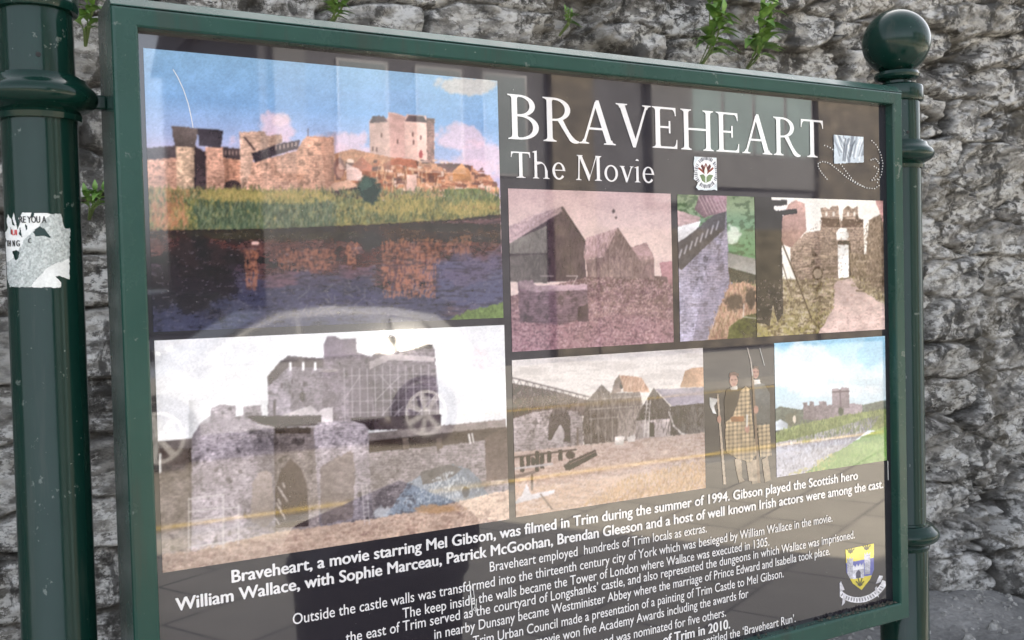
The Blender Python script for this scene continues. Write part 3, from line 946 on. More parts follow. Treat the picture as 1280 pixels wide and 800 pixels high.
p.poly([(436, 458), (465, 462), (465, 524), (436, 520)], (96, 84, 96), .2, 3, 1, a=.7)
SCF = (198, 188, 196)
for k in range(13):
    x = 430 + k * 9.6
    y0 = 457 if x > 470 else 460
    p.line([(x, y0), (x + 1.5, 534)], .9, SCF, .85)
for y in (470, 486, 502, 516, 528):
    p.line([(428, y), (549, y - 3)], .8, SCF, .7)
for a_, b_ in [((470, 528), (494, 500)), ((476, 470), (494, 490)), ((482, 532), (504, 508)), ((500, 470), (470, 500)), ((520, 520), (548, 490)), ((430, 500), (450, 470))]:
    p.line([a_, b_], .9, SCF, .8)
p.poly([(438, 522), (551, 518), (551, 536), (440, 538)], (84, 74, 80), .2)
p.poly([(350, 520), (372, 512), (388, 507), (398, 515), (405, 510), (416, 509), (416, 534), (350, 534)], (206, 194, 200), .12, 3, 1.2)
p.poly([(196, 552), (240, 548), (240, 562), (196, 562)], (110, 100, 100), .15); p.poly([(194, 560), (240, 560), (240, 582), (194, 584)], (92, 80, 78), .15)
p.poly([(194, 583), (240, 580), (240, 700), (200, 700)], (136, 122, 120), .18, 3, 1.8, mas=6)
p.line([(200, 568), (200, 590)], 3, (240, 236, 230))
p.poly([(239, 700), (240, 546), (250, 530), (262, 528), (264, 510), (275, 506), (295, 507), (295, 520), (304, 520), (304, 508), (326, 506), (327, 522), (343, 534), (345, 694)], PAL, .14, 3, 1.5, mas=7)
p.poly([(240, 546), (250, 530), (262, 520), (343, 526), (343, 540), (300, 534)], (160, 148, 158), .2, 3, 1.4, a=.7)
p.poly([(342, 532), (394, 531), (402, 666), (344, 672)], (142, 129, 130), .14, 3, 1.4, mas=6)
p.poly([(306, 520), (402, 519), (402, 531), (345, 534), (322, 529)], (72, 64, 68), .1); p.line([(322, 531), (345, 535), (402, 533)], 1.6, (206, 196, 198))
p.poly([(344, 534), (388, 534), (388, 542), (344, 542)], (84, 74, 72), .15)
p.poly([(344, 612), (350, 590), (363, 573), (377, 586), (384, 606), (386, 658), (345, 660)], (82, 70, 70), .12, 4, .8, .5)
p.poly([(392, 537), (398, 528), (440, 526), (455, 530), (461, 537), (467, 656), (400, 664)], PAL, .16, 3, 1.5, mas=7)
p.poly([(400, 584), (416, 574), (440, 563), (444, 590), (441, 648), (402, 656)], (126, 113, 113), .22, 3, 1.8, 2)
p.shade([(236, 500), (346, 500), (346, 700), (236, 704)], [(238, .86), (258, 1.06), (300, 1.04), (346, .86)]); p.shade([(392, 525), (402, 525), (468, 525), (468, 664), (396, 664)], [(394, 1.02), (430, 1.05), (467, .84)])
p.poly([(315, 604), (322, 592), (332, 588), (340, 592), (343, 650), (330, 660), (314, 652)], (144, 130, 128), .16, 3, 1.4, 1.5)
for k in range(10):
    x = 341 + rv.random() * 14
    p.dab([(x, 604 + k * 5), (x + 1.5 + rv.random() * 3, 608 + k * 5 + rv.random() * 3)], 2.2, (206, 194, 190), .7)
p.poly([(461, 564), (634, 545), (637, 650), (467, 658)], (152, 140, 144), .17, 3, 2.0, mas=7)
p.poly([(461, 541), (632, 524), (633, 534), (461, 552)], (140, 128, 128), .15, 3, 2); p.poly([(461, 551), (633, 533), (634, 547), (560, 556), (461, 566)], (82, 72, 72), .12, 3, 2)
for x in (508, 550):
    p.poly([(x - 5, 548), (x + 2, 547), (x + 4, 560), (x - 4, 562)], (110, 96, 92), .1)
p.line([(586, 543), (588, 554)], 2, (246, 240, 240)); p.line([(590, 542), (592, 553)], 1.6, (236, 230, 230))
p.poly([(606, 548), (622, 538), (634, 534), (637, 598), (608, 602)], (112, 96, 94), .2, 2.5, 1.6)
p.poly([(490, 634), (510, 604), (535, 588), (562, 580), (585, 585), (600, 600), (610, 618), (560, 630), (520, 640), (470, 652)], (132, 140, 154), .25, 2.6, .5, 2)
p.poly([(525, 590), (562, 580), (578, 586), (560, 600), (528, 606)], (108, 104, 106), .2, 3, 1)
p.speck(p._in([(490, 632), (562, 586), (605, 612), (560, 628)]), (206, 212, 220), .55, 3, .4, .8); p.speck(p._in([(466, 600), (520, 600), (520, 650), (466, 650)]), (98, 90, 94), .55, 4, 2, .6)
p.blob(478, 640, 12, 8, (200, 200, 206), .8, .5, 5); p.ell(582, 615, 4.5, 7, (74, 76, 84))
p.poly([(196, 694), (240, 690), (340, 666), (400, 658), (470, 648), (540, 636), (600, 620), (637, 612), (640, 648), (203, 726)], (204, 174, 156), .16, 3, 3.0, 2)
gmk = p._in([(196, 694), (340, 668), (470, 650), (637, 614), (640, 648), (203, 726)])
p.tufts(gmk, 2200, [(212, 184, 166), (166, 134, 120), (224, 198, 182), (146, 116, 106), (196, 166, 146)], 3.5, 1.0, 9, .6, .25)
p.speck(gmk, (156, 124, 112), .56, 2.5, 3.0, .5); p.speck(gmk, (222, 190, 172), .62, 2.2, 3.0, .6, 3); p.speck(gmk, (136, 104, 98), .64, 3.5, 2.0, .5, 17)
p.blob(545, 636, 34, 6, (196, 152, 112), .8, .5, 6)
for a_, b_ in [((236, 624), (280, 618)), ((236, 640), (280, 634)), ((236, 652), (280, 646)), ((236, 684), (280, 678)), ((236, 622), (236, 688)), ((279, 618), (279, 686)), ((298, 630), (298, 680)), ((280, 636), (298, 634)), ((280, 678), (298, 674))]:
    p.line([a_, b_], 1.1, (222, 214, 214), .9)
for x in (456, 462):
    p.line([(x - 4, 604), (x, 656)], .9, (212, 202, 202), .8)
for k in range(9):
    p.line([(453 + k * .4, 608 + k * 5.4), (459 + k * .4, 607 + k * 5.4)], .8, (212, 202, 202), .8)
p.build('printed_photograph', m_print, panel, 'faded mauve photograph of a castle gate and keep under scaffolding', haze=.04, sat=.85)

# --- timber village, pink cast
p = Pic(0.6555, 0.9279, -0.0810, 0.1360)
p.all((214, 176, 172), .05, 8)
p.vgrad([(235, (200, 160, 162)), (300, (222, 188, 182)), (350, (228, 196, 190))])
p.speck(np.ones(p.x.shape, bool), (190, 150, 152), .6, 5, 1.5, .3)
p.blob(767, 264, 2.5, 3, (70, 50, 54), .9, .4, 2); p.blob(770, 272, 1.6, 2, (80, 60, 60), .9, .4, 2)
DK = (72, 52, 64)
p.poly([(633, 304), (703, 262), (738, 313), (731, 318), (733, 352), (634, 352)], DK, .2, 3, .6, .5)
p.poly([(634, 304), (684, 282), (684, 316), (634, 318)], (116, 108, 104), .1, 5, 1, .4); p.poly([(634, 320), (684, 318), (684, 354), (634, 352)], (92, 82, 82), .25, 6, .8, .4)
p.line([(634, 318), (684, 317)], 1.6, (50, 38, 46)); p.line([(684, 281), (686, 352)], 2, (52, 38, 48)); p.line([(712, 280), (714, 352)], 1.2, (54, 40, 50))
p.poly([(633, 284), (660, 276), (668, 270), (703, 258), (705, 263), (636, 305), (633, 305)], (184, 148, 154), .22, 2.2, 2.4, .8)
p.line([(703, 260), (738, 313)], 3.2, (60, 44, 54)); p.line([(636, 300), (700, 260)], 1, (120, 90, 100), .7)
p.poly([(729, 320), (733, 297), (752, 292), (772, 285), (755, 320), (731, 325)], (178, 136, 142), .2, 2.4, 2)
p.poly([(772, 285), (794, 318), (792, 348), (735, 348), (732, 325), (755, 321)], (116, 88, 92), .24, 3, .7)
p.line([(772, 286), (794, 319)], 2.4, (94, 66, 74)); p.poly([(740, 324), (790, 322), (790, 346), (738, 346)], (156, 124, 122), .25, 3, .7, a=.7)
for x in (745, 760, 775):
    p.line([(x, 322), (x + 1, 346)], 1.4, (92, 66, 72))
p.poly([(789, 309), (808, 303), (818, 322), (818, 350), (792, 348)], (130, 98, 102), .24); p.poly([(790, 310), (808, 303), (818, 324), (800, 326)], (176, 134, 140), .2)
p.poly([(824, 328), (841, 326), (842, 366), (830, 360)], (172, 116, 126), .15); p.poly([(818, 345), (834, 346), (836, 366), (818, 368)], (110, 82, 86), .2)
hs1 = p._in([(684, 282), (703, 262), (738, 313), (731, 318), (733, 352), (684, 352)])
p.tufts(hs1, 420, [(54, 38, 48), (96, 72, 84), (84, 62, 72), (62, 46, 56)], 9, 1.0, 31, .5, 1.0)
p.tufts(p._in([(634, 304), (684, 282), (684, 352), (634, 352)]), 220, [(70, 60, 64), (134, 122, 118), (96, 84, 84)], 7, 1.0, 32, .4, 1.0)
p.tufts(p._in([(633, 284), (668, 268), (703, 258), (636, 305)]), 260, [(210, 176, 180), (150, 116, 124), (190, 154, 160)], 4, 1.0, 33, .6, .5)
p.tufts(p._in([(729, 320), (733, 297), (772, 285), (755, 320)]), 260, [(206, 166, 170), (140, 104, 112), (186, 146, 152)], 6, 1.0, 34, .55, .9)
p.tufts(p._in([(735, 324), (772, 285), (794, 318), (818, 322), (818, 350), (735, 348)]), 420, [(94, 66, 74), (150, 118, 118), (122, 92, 96), (170, 136, 132)], 6, 1.0, 35, .55, 1.0)
gr = p._in([(630, 372), (735, 346), (830, 350), (846, 362), (848, 440), (634, 445)])
p.vgrad([(345, (104, 78, 76)), (375, (126, 92, 92)), (400, (160, 112, 122)), (440, (176, 122, 138))], gr)
p.poly([(735, 372), (790, 352), (845, 366), (846, 400), (790, 392), (745, 398)], (150, 112, 112), .25, 3, 2, 2, a=.7)
for k in range(60):
    x = 735 + rv.random() * 90; y = 346 + rv.random() * 46
    p.line([(x, y), (x + (rv.random() - .5) * 16, y + (rv.random() - .2) * 14)], 1.0, rv.choice([(70, 52, 54), (180, 146, 140), (96, 70, 70)]), .7)
p.speck(gr, (108, 68, 82), .54, 2, 2.6, .7); p.speck(gr, (206, 160, 168), .60, 1.8, 2.2, .6, 4); p.speck(gr, (84, 52, 62), .64, 1.6, 1.8, .7, 8)
p.tufts(gr, 2600, [(196, 150, 160), (126, 82, 98), (168, 116, 130), (92, 60, 72), (214, 172, 178)], 3.4, .9, 12, .6, .5)
p.poly([(647, 352), (666, 350), (670, 357), (734, 356), (735, 396), (700, 406), (650, 402)], (124, 92, 108), .24, 2.8, 1.8, 1.2, mas=8)
p.poly([(648, 352), (664, 350), (670, 357), (734, 355), (734, 362), (668, 365), (650, 360)], (172, 138, 150), .2, 2.5, 2)
p.line([(676, 345), (692, 345)], 1, (180, 160, 160)); p.line([(708, 345), (722, 345), (716, 356)], 1, (190, 170, 170))
p.poly([(722, 384), (735, 380), (736, 402), (722, 402)], (76, 54, 66), .3)
p.build('printed_photograph', m_print, panel, 'pink tinted photograph of gabled timber village houses', haze=.015, sat=.74)

# --- outer wall seen along its length
p = Pic(0.9400, 1.0905, -0.0808, 0.1354)
p.vgrad([(240, (118, 140, 92)), (262, (140, 168, 120)), (275, (112, 160, 116)), (320, (92, 150, 92)), (360, (118, 140, 80)), (430, (150, 120, 84))])
p.speck(np.ones(p.x.shape, bool), (66, 96, 58), .54, 4, 1.6, .7)
p.blob(916, 292, 10, 12, (226, 232, 220), .8, .6, 8)
p.poly([(845, 262), (876, 272), (868, 290), (845, 282)], (190, 150, 152), .2, 3, 2); p.poly([(845, 284), (876, 276), (864, 310), (846, 318)], (220, 216, 222), .1)
p.poly([(840, 340), (864, 304), (890, 272), (908, 262), (910, 330), (916, 356), (902, 380), (888, 424), (840, 432)], (170, 160, 190), .14, 2.2, 1.6, .6, mas=4)
p.poly([(886, 320), (910, 300), (914, 356), (900, 380), (884, 424), (866, 426)], (150, 138, 166), .18, 3, 1, 1, mas=4, a=.7)
p.poly([(846, 304), (864, 292), (885, 274), (908, 258), (906, 286), (878, 312), (852, 338), (846, 332)], (78, 74, 82), .2, 3, .8)
for k in range(8):
    x = 852 + k * 6.6; p.line([(x, 312 - k * 5.0), (x - 3, 322 - k * 5.0)], 2.0, (176, 170, 184), .8)
p.poly([(874, 243), (909, 243), (908, 264), (880, 272), (868, 262)], (150, 108, 122), .3, 2.4, 1)
for k in range(7):
    p.line([(872 + k * 5, 244 + k), (884 + k * 4, 268 - k)], 1, (206, 170, 176), .8)
p.poly([(910, 316), (945, 324), (946, 344), (910, 334)], (152, 148, 142), .08); p.poly([(910, 334), (946, 344), (946, 356), (912, 352)], (70, 72, 62), .2)
p.poly([(884, 426), (900, 384), (912, 356), (930, 352), (948, 360), (952, 424)], (188, 134, 108), .28, 2.6, .8, 2)
p.tufts(p._in([(884, 426), (900, 384), (912, 356), (948, 358), (952, 424)]), 500, [(206, 156, 124), (170, 116, 92), (220, 180, 146), (132, 110, 70)], 7, 1, 20, .7)
p.blob(918, 378, 14, 12, (76, 62, 56), .85, .5, 5); p.blob(938, 372, 8, 14, (64, 54, 50), .8, .5, 5)
p.poly([(912, 408), (930, 396), (952, 388), (952, 426), (908, 426)], (84, 88, 40), .35, 3, 1, 2)
p.line([(930, 380), (929, 396), (946, 398)], .9, (230, 226, 220), .9)
p.build('printed_photograph', m_print, panel, 'narrow photograph looking along a pale lilac stone wall and lawn', haze=.03, sat=.68)

# --- ruined gate
p = Pic(1.0915, 1.3795, -0.0808, 0.1356)
p.all((244, 238, 230), .02, 20)
STN = (160, 136, 123)
p.poly([(978, 272), (986, 255), (995, 250), (1006, 255), (1008, 288), (990, 310), (976, 304)], (186, 146, 136), .14, 3, 1)
p.poly([(988, 310), (1007, 291), (1025, 288), (1028, 272), (1025, 260), (1032, 259), (1036, 262), (1040, 258), (1048, 257), (1049, 274), (1053, 276), (1054, 262), (1060, 257), (1066, 261), (1072, 258), (1073, 272), (1079, 275), (1080, 300), (1080, 352), (1048, 352), (1000, 362), (988, 330)], STN, .16, 2.6, .8, .6, mas=5)
p.poly([(1026, 272), (1049, 274), (1050, 284), (1028, 284)], (98, 78, 72), .15); p.poly([(1053, 274), (1079, 274), (1079, 284), (1053, 284)], (98, 78, 72), .15)
for x in (1033, 1042, 1060, 1068):
    p.line([(x, 266), (x, 269)], 2.6, (236, 226, 216))
p.poly([(1045, 290), (1050, 285), (1058, 285), (1061, 292), (1060, 300), (1046, 300)], (246, 242, 238), .02)
p.poly([(1047, 301), (1062, 301), (1062, 306), (1047, 306)], (66, 56, 52), .1); p.poly([(1047, 306), (1061, 306), (1061, 347), (1048, 348)], (246, 244, 242), .02)
p.line([(1062, 304), (1063, 346)], 2.6, (78, 66, 58))
p.poly([(1086, 275), (1100, 268), (1110, 262), (1110, 372), (1080, 372), (1084, 300)], (132, 112, 98), .25, 3, .8); p.poly([(1094, 250), (1110, 248), (1110, 290), (1101, 270)], (214, 160, 156), .1)
p.poly([(1062, 316), (1084, 318), (1082, 360), (1064, 348)], (128, 110, 92), .3, 2.5, 1)
gg = p._in([(940, 345), (1000, 350), (1048, 348), (1064, 347), (1085, 352), (1110, 370), (1110, 424), (940, 430)])
p.vgrad([(340, (140, 122, 106)), (380, (156, 140, 112)), (425, (172, 160, 96))], gg)
p.speck(gg, (88, 74, 62), .52, 3, 1.6, .75); p.speck(gg, (214, 196, 176), .58, 3, 2, .7, 5)
p.tufts(gg, 1500, [(176, 160, 128), (120, 104, 84), (196, 180, 150), (92, 80, 62), (168, 156, 92)], 4, 1, 18, .6, .6)
p.poly([(1044, 352), (1064, 347), (1072, 360), (1110, 384), (1112, 420), (1018, 424), (1042, 386)], (214, 184, 178), .12, 2.6, 2, 2)
p.speck(p._in([(1030, 352), (1110, 384), (1112, 420), (1018, 424)]), (172, 136, 130), .62, 2.2, 2.2, .5)
for k in range(40):
    x = 992 + rv.random() * 50; y = 318 + rv.random() * 60
    p.line([(x, y), (x + 4 + rv.random() * 9, y + (rv.random() - .5) * 5)], 2.2, rv.choice([(196, 172, 152), (96, 82, 70), (140, 122, 104)]), .7)
for k in range(26):
    x = 1064 + rv.random() * 36; y = 326 + rv.random() * 44
    p.line([(x, y), (x + 3 + rv.random() * 8, y + (rv.random() - .5) * 5)], 2.2, rv.choice([(190, 168, 146), (90, 76, 62), (136, 120, 98)]), .7)
p.ell(1022, 342, 7, 8, (92, 78, 66)); p.ell(1022, 342, 5, 6, (170, 150, 130))
p.tufts(p._in([(988, 310), (1028, 272), (1080, 275), (1080, 350), (1000, 360)]), 420, [(206, 184, 168), (140, 116, 104), (110, 90, 80), (190, 166, 150)], 3.2, 1.2, 51, .5, .3)
p.tufts(p._in([(1064, 316), (1086, 275), (1110, 265), (1110, 370), (1064, 356)]), 420, [(96, 80, 70), (160, 138, 122), (186, 164, 144), (80, 66, 58)], 4, 1.3, 52, .55, .5)
TB = (50, 46, 54)
p.poly([(936, 240), (964, 246), (968, 262), (978, 270), (977, 300), (979, 392), (972, 402), (966, 380), (962, 408), (956, 405), (936, 402)], TB, .25, 3, .5)
p.poly([(958, 250), (984, 250), (984, 256), (960, 259)], TB, .15); p.poly([(966, 264), (996, 261), (996, 267), (968, 270)], TB, .15)
p.speck(p._in([(940, 350), (980, 350), (980, 400), (940, 400)]), (150, 140, 124), .60, 3, .6, .7)
p.line([(976, 300), (996, 350), (1015, 400)], 1.6, (88, 74, 62)); p.line([(978, 330), (990, 372)], 1.2, (110, 94, 80))
p.build('printed_photograph', m_print, panel, 'sepia photograph of a dirt path leading to a ruined gateway', haze=.05)

# --- yard with arch and thatched roofs
p = Pic(0.6545, 0.9826, -0.3025, -0.0920)
p.vgrad([(435, (214, 206, 206)), (470, (222, 212, 208)), (500, (226, 216, 212))])
p.speck(np.ones(p.x.shape, bool), (190, 180, 178), .52, 5, 6, .5)
p.poly([(636, 478), (690, 488), (735, 500), (730, 520), (700, 512), (690, 524), (670, 516), (640, 524)], (96, 84, 86), .25, 3, 1)
p.line([(636, 471), (736, 496)], 1.6, (110, 100, 104)); p.line([(636, 483), (736, 503)], 1.4, (84, 74, 78))
for k in range(11):
    x = 640 + k * 9; p.line([(x, 472 + k * 2.2), (x + 5, 484 + k * 2.1), (x + 9, 474.5 + k * 2.2)], .9, (110, 100, 104))
p.poly([(640, 524), (668, 515), (690, 512), (728, 515), (729, 562), (640, 570)], (172, 158, 162), .16, 3, 1.3, mas=6)
p.poly([(685, 550), (686, 522), (694, 508), (706, 509), (713, 522), (713, 553)], (90, 82, 86), .2); p.poly([(688, 552), (700, 530), (706, 540), (704, 556)], (186, 174, 176), .2, a=.8)
p.line([(722, 535), (722, 560)], 2.4, (110, 98, 96))
p.poly([(728, 530), (732, 502), (742, 492), (752, 481), (764, 492), (800, 490), (806, 520), (800, 552), (730, 556)], (108, 98, 98), .22, 3, .8)
p.poly([(764, 492), (768, 476), (774, 469), (778, 480), (776, 490)], (132, 116, 112), .12); p.ell(777, 482, 2.5, 4, (70, 62, 62))
p.poly([(774, 469), (790, 470), (802, 472), (813, 490), (780, 490)], (188, 148, 128), .16, 2.2, .8)
for y in (500, 512, 524):
    p.line([(736, y), (806, y - 5)], .9, (198, 188, 186), .8)
for k in range(8):
    p.line([(738 + k * 9, 494), (739 + k * 9, 552)], .8, (184, 172, 170), .7)
p.poly([(772, 514), (798, 510), (798, 548), (772, 550)], (160, 146, 144), .2)
p.poly([(795, 526), (797, 518), (817, 485), (838, 508), (838, 528)], (92, 86, 88), .12, 3, .6, .4); p.poly([(795, 526), (838, 523), (838, 548), (795, 550)], (176, 162, 164), .12)
p.poly([(812, 528), (818, 528), (818, 546), (812, 546)], (76, 68, 70), .1)
p.poly([(818, 486), (834, 486), (880, 484), (881, 505), (840, 508)], (158, 150, 166), .14, 2, 2); p.poly([(850, 484), (856, 464), (862, 461), (884, 458), (884, 484)], (198, 156, 128), .18, 2.2, .8)
p.poly([(838, 508), (884, 503), (884, 542), (838, 548)], (100, 96, 98), .2, 3, .6); p.line([(836, 515), (842, 532), (852, 542), (862, 544)], 2, (206, 196, 196))
p.line([(805, 546), (809, 500)], 1.2, (212, 202, 200)); p.line([(810, 546), (813, 500)], 1.2, (212, 202, 200))
for k in range(8):
    p.line([(806, 540 - k * 5), (811, 540 - k * 5)], .9, (212, 202, 200))
p.tufts(p._in([(728, 530), (732, 502), (752, 481), (764, 492), (800, 490), (806, 520), (800, 552), (730, 556)]), 500, [(84, 74, 76), (140, 128, 126), (170, 156, 152), (100, 90, 90)], 6, .9, 41, .5, 1.0)
p.tufts(p._in([(774, 469), (802, 472), (813, 490), (780, 490)]), 160, [(214, 178, 156), (160, 118, 98), (196, 154, 132)], 6, .9, 42, .6, 1.0)
p.tufts(p._in([(795, 526), (817, 485), (838, 508), (884, 503), (884, 542), (838, 548)]), 320, [(78, 72, 76), (116, 108, 110), (64, 58, 62)], 6, .9, 43, .5, 1.0)
p.tufts(p._in([(636, 478), (735, 500), (730, 520), (640, 524)]), 260, [(70, 60, 64), (130, 116, 116), (160, 146, 146)], 5, .9, 44, .5, 1.0)
gr = p._in([(636, 566), (730, 556), (800, 549), (886, 540), (888, 616), (640, 655)], 1)
p.vgrad([(540, (182, 162, 158)), (580, (190, 164, 156)), (610, (200, 164, 144)), (650, (196, 164, 146))], gr)
p.speck(gr, (156, 128, 122), .54, 2.2, 4, .5); p.speck(gr, (222, 200, 190), .60, 2.0, 4, .5, 3)
g2 = p._in([(780, 600), (886, 572), (888, 616), (700, 650)], 3)
p.tufts(gr, 2200, [(206, 182, 172), (160, 134, 126), (220, 200, 190), (140, 114, 106)], 3.5, .9, 15, .5, .3)
p.tufts(g2, 1500, [(200, 158, 118), (180, 136, 98), (214, 180, 146), (150, 116, 88)], 3.5, 1, 16, .55, .8)
for x, y0, y1 in [(652, 570, 590), (660, 568, 584), (671, 564, 590), (677, 566, 586), (686, 564, 578), (700, 562, 576), (666, 572, 582)]:
    p.poly([(x - 2, y0), (x + 3, y0), (x + 3, y1), (x - 2, y1)], (62, 56, 58), .2)
p.line([(640, 572), (720, 562)], 2.4, (90, 80, 80)); p.line([(642, 586), (690, 580)], 2.6, (186, 176, 178))
p.poly([(705, 582), (712, 576), (744, 562), (747, 569), (714, 587), (707, 588)], (74, 64, 66), .25); p.line([(712, 580), (744, 565)], 1, (140, 126, 124)); p.ell(713, 569, 6, 5, (84, 72, 74))
p.poly([(643, 627), (652, 620), (658, 604), (664, 618), (694, 612), (693, 617), (644, 630)], (214, 206, 210), .05); p.line([(665, 592), (665, 612)], 2.4, (90, 76, 72)); p.line([(676, 618), (690, 636)], 2, (120, 102, 96)); p.line([(644, 596), (668, 590)], 4, (128, 110, 106))
p.poly([(768, 546), (781, 545), (779, 556), (769, 556)], (208, 198, 194), .1); p.poly([(784, 546), (794, 543), (794, 552), (785, 553)], (204, 194, 192), .1)
p.build('printed_photograph', m_print, panel, 'pale photograph of a yard with stone arch and thatched roofs', haze=.075)

# --- river, lawn and far castle
p = Pic(1.1267, 1.3795, -0.3030, -0.0920)
p.vgrad([(420, (150, 205, 236)), (460, (196, 226, 240)), (500, (206, 222, 232))], slope=-.35, x0=1040)
p.blob(1000, 460, 60, 34, (234, 242, 246), .8, .5, 20); p.blob(1050, 488, 60, 10, (236, 240, 244), .6, .6, 14); p.blob(1090, 440, 24, 26, (130, 196, 236), .5, .6, 16)
p.poly([(960, 516), (975, 508), (1000, 512), (1040, 508), (1080, 506), (1096, 502), (1112, 500), (1112, 535), (960, 552)], (108, 116, 108), .25, 3, 1.4)
MV = (150, 136, 144)
p.poly([(1004, 524), (1004, 503), (1009, 503), (1009, 507), (1012, 507), (1012, 502), (1017, 502), (1018, 508), (1024, 506), (1024, 502), (1032, 502), (1034, 507), (1040, 506), (1060, 504), (1064, 504), (1078, 506), (1078, 520), (1040, 528)], MV, .2, 2.6, 1)
p.poly([(1040, 510), (1040, 487), (1046, 485), (1050, 487), (1052, 484), (1061, 485), (1062, 510)], MV, .12, 2.6, 1); p.line([(1050, 488), (1051, 508)], 2, (122, 108, 118)); p.line([(1041, 490), (1061, 489)], 2, (112, 98, 106))
p.blob(1051, 514, 4, 6, (70, 84, 72), .9, .4, 3); p.blob(990, 524, 10, 10, (104, 104, 92), .8, .5, 5); p.ell(993, 524, 2, 5, (220, 206, 190))
p.poly([(968, 528), (976, 524), (985, 530), (984, 537), (968, 538)], (206, 214, 226), .05)
p.poly([(960, 544), (1000, 530), (1050, 520), (1112, 510), (1112, 536), (1060, 540), (1000, 556), (960, 568)], (138, 152, 98), .28, 3, 1.4, 1.5)
p.poly([(960, 556), (1010, 545), (1060, 530), (1085, 522), (1100, 520), (1090, 534), (1062, 556), (1030, 574), (996, 600), (960, 604)], (164, 162, 176), .10, 2.5, 3, 1)
wmk = p._in([(960, 556), (1060, 532), (1090, 530), (1000, 600), (960, 604)])
p.speck(wmk, (206, 208, 222), .55, 3, .5, .7); p.speck(wmk, (122, 120, 130), .6, 3, .6, .6, 4)
p.poly([(990, 604), (1020, 582), (1050, 562), (1080, 545), (1112, 530), (1112, 592), (1000, 612)], (128, 164, 98), .14, 2.5, 1.5, 1.5)
p.speck(p._in([(960, 604), (1000, 586), (1040, 566), (1046, 574), (1010, 604)]), (188, 180, 120), .46, 2.4, 1, .8)
p.tufts(p._in([(1000, 600), (1050, 566), (1108, 534), (1108, 588), (1000, 610)]), 900, [(128, 168, 92), (150, 182, 112), (108, 148, 80)], 3, 1, 22, .5)
p.tufts(p._in([(962, 545), (1000, 531), (1110, 512), (1110, 534), (1000, 555)]), 700, [(120, 134, 92), (150, 158, 108), (92, 104, 78)], 3.5, 1, 23, .6)
p.build('printed_photograph', m_print, panel, 'bright photograph of a river, green lawn and distant castle', haze=.05)

# --- cut-out print of two costumed people with axe and spear
p = Pic(0.9935, 1.1195, -0.312, -0.094, res=.0007)
p.img[:] = .1; p.mask[:] = False
def add(m):
    p.mask |= m
def apoly(pts, c, amp=.12, rough=.4, **k): add(p.poly(pts, c, amp, 2.5, 1, rough, **k))
def aell(*q, **k): add(p.ell(*q, **k))
SK = (206, 142, 122)
apoly([(938, 575), (946, 574), (948, 604), (940, 606)], (170, 146, 122)); apoly([(952, 574), (960, 570), (964, 600), (956, 604)], (170, 146, 122))
apoly([(946, 530), (962, 528), (965, 570), (950, 572)], (184, 156, 118)); apoly([(940, 484), (946, 476), (956, 480), (963, 492), (963, 530), (944, 532)], (96, 100, 104)); aell(944.5, 466, 4.6, 7.6, SK); apoly([(940, 462), (942, 457), (948, 457), (949.5, 464), (945, 460)], (110, 84, 70), rough=.2)
apoly([(940, 474), (950, 474), (951, 480), (940, 481)], (214, 206, 200))
apoly([(939, 468), (942, 468), (951, 604), (947, 604)], (146, 116, 92), rough=.1); apoly([(939.5, 470), (937.5, 452), (933, 434), (935, 434), (940, 452), (941.5, 470)], (190, 176, 168), rough=.1); aell(945, 512, 3.2, 5, SK)
apoly([(918, 574), (927, 572), (928, 596), (932, 602), (924, 604), (921, 594)], (182, 156, 130)); apoly([(932, 574), (941, 572), (941, 596), (946, 601), (936, 602)], (182, 156, 130))
apoly([(905, 500), (908, 486), (916, 484), (926, 486), (934, 482), (940, 500), (940, 530), (906, 530)], (66, 52, 48))
apoly([(926, 488), (932, 482), (937, 486), (940, 520), (946, 568), (938, 578), (922, 574), (908, 566), (906, 546), (907, 528), (916, 520), (922, 505)], (176, 148, 112), .1)
pl = p._in([(926, 488), (932, 482), (937, 486), (940, 520), (946, 568), (938, 578), (922, 574), (908, 566), (906, 546), (907, 528), (916, 520), (922, 505)]) | p._in([(946, 530), (962, 528), (965, 570), (950, 572)])
ck = ((p.x % 5.2) < 2.2).astype(float) + (((p.y + .1 * p.x) % 5.2) < 2.2).astype(float)
p.img[pl] *= (1.22 - .26 * ck[pl])[..., None] * (1 + .5 * (fbm(p.x / 5, p.y / 14, 3, 611) - .5))[pl][..., None]
apoly([(913, 521), (930, 520), (930, 527), (914, 527)], (178, 108, 60), rough=.2)
aell(917, 476, 5.4, 8.2, SK); apoly([(910.5, 473), (912, 466), (918, 464), (924, 467), (924, 474), (921, 470), (915, 469)], (118, 70, 56), rough=.5)
apoly([(912, 484), (922, 482), (922, 487), (914, 488)], (222, 214, 206), rough=.2)
for x, y in ((915, 475), (919.5, 474.5), (943, 465), (947, 465)): p.line([(x - .8, y), (x + .8, y)], 1, (96, 58, 52))
for x, y in ((917.5, 480), (945, 470)): p.line([(x - 1.4, y), (x + 1.4, y)], .9, (150, 78, 72))
apoly([(895.5, 492), (898.5, 492), (908, 606), (904, 606)], (206, 180, 156), rough=.1); apoly([(886.5, 496), (896, 498), (896.5, 502), (893, 508), (896, 518), (891, 517), (887, 507)], (226, 222, 220), rough=.2)
aell(899, 524, 3, 5, SK); aell(934, 536, 3, 5, SK); apoly([(933, 518), (935.4, 518), (934.5, 534), (932.4, 534)], (230, 222, 214), rough=.1)
p.build('printed_figures', m_print, panel, 'cut-out picture of two people in plaid kilts holding an axe and a spear', haze=.02, blur=2, sat=.75, gain=.72)

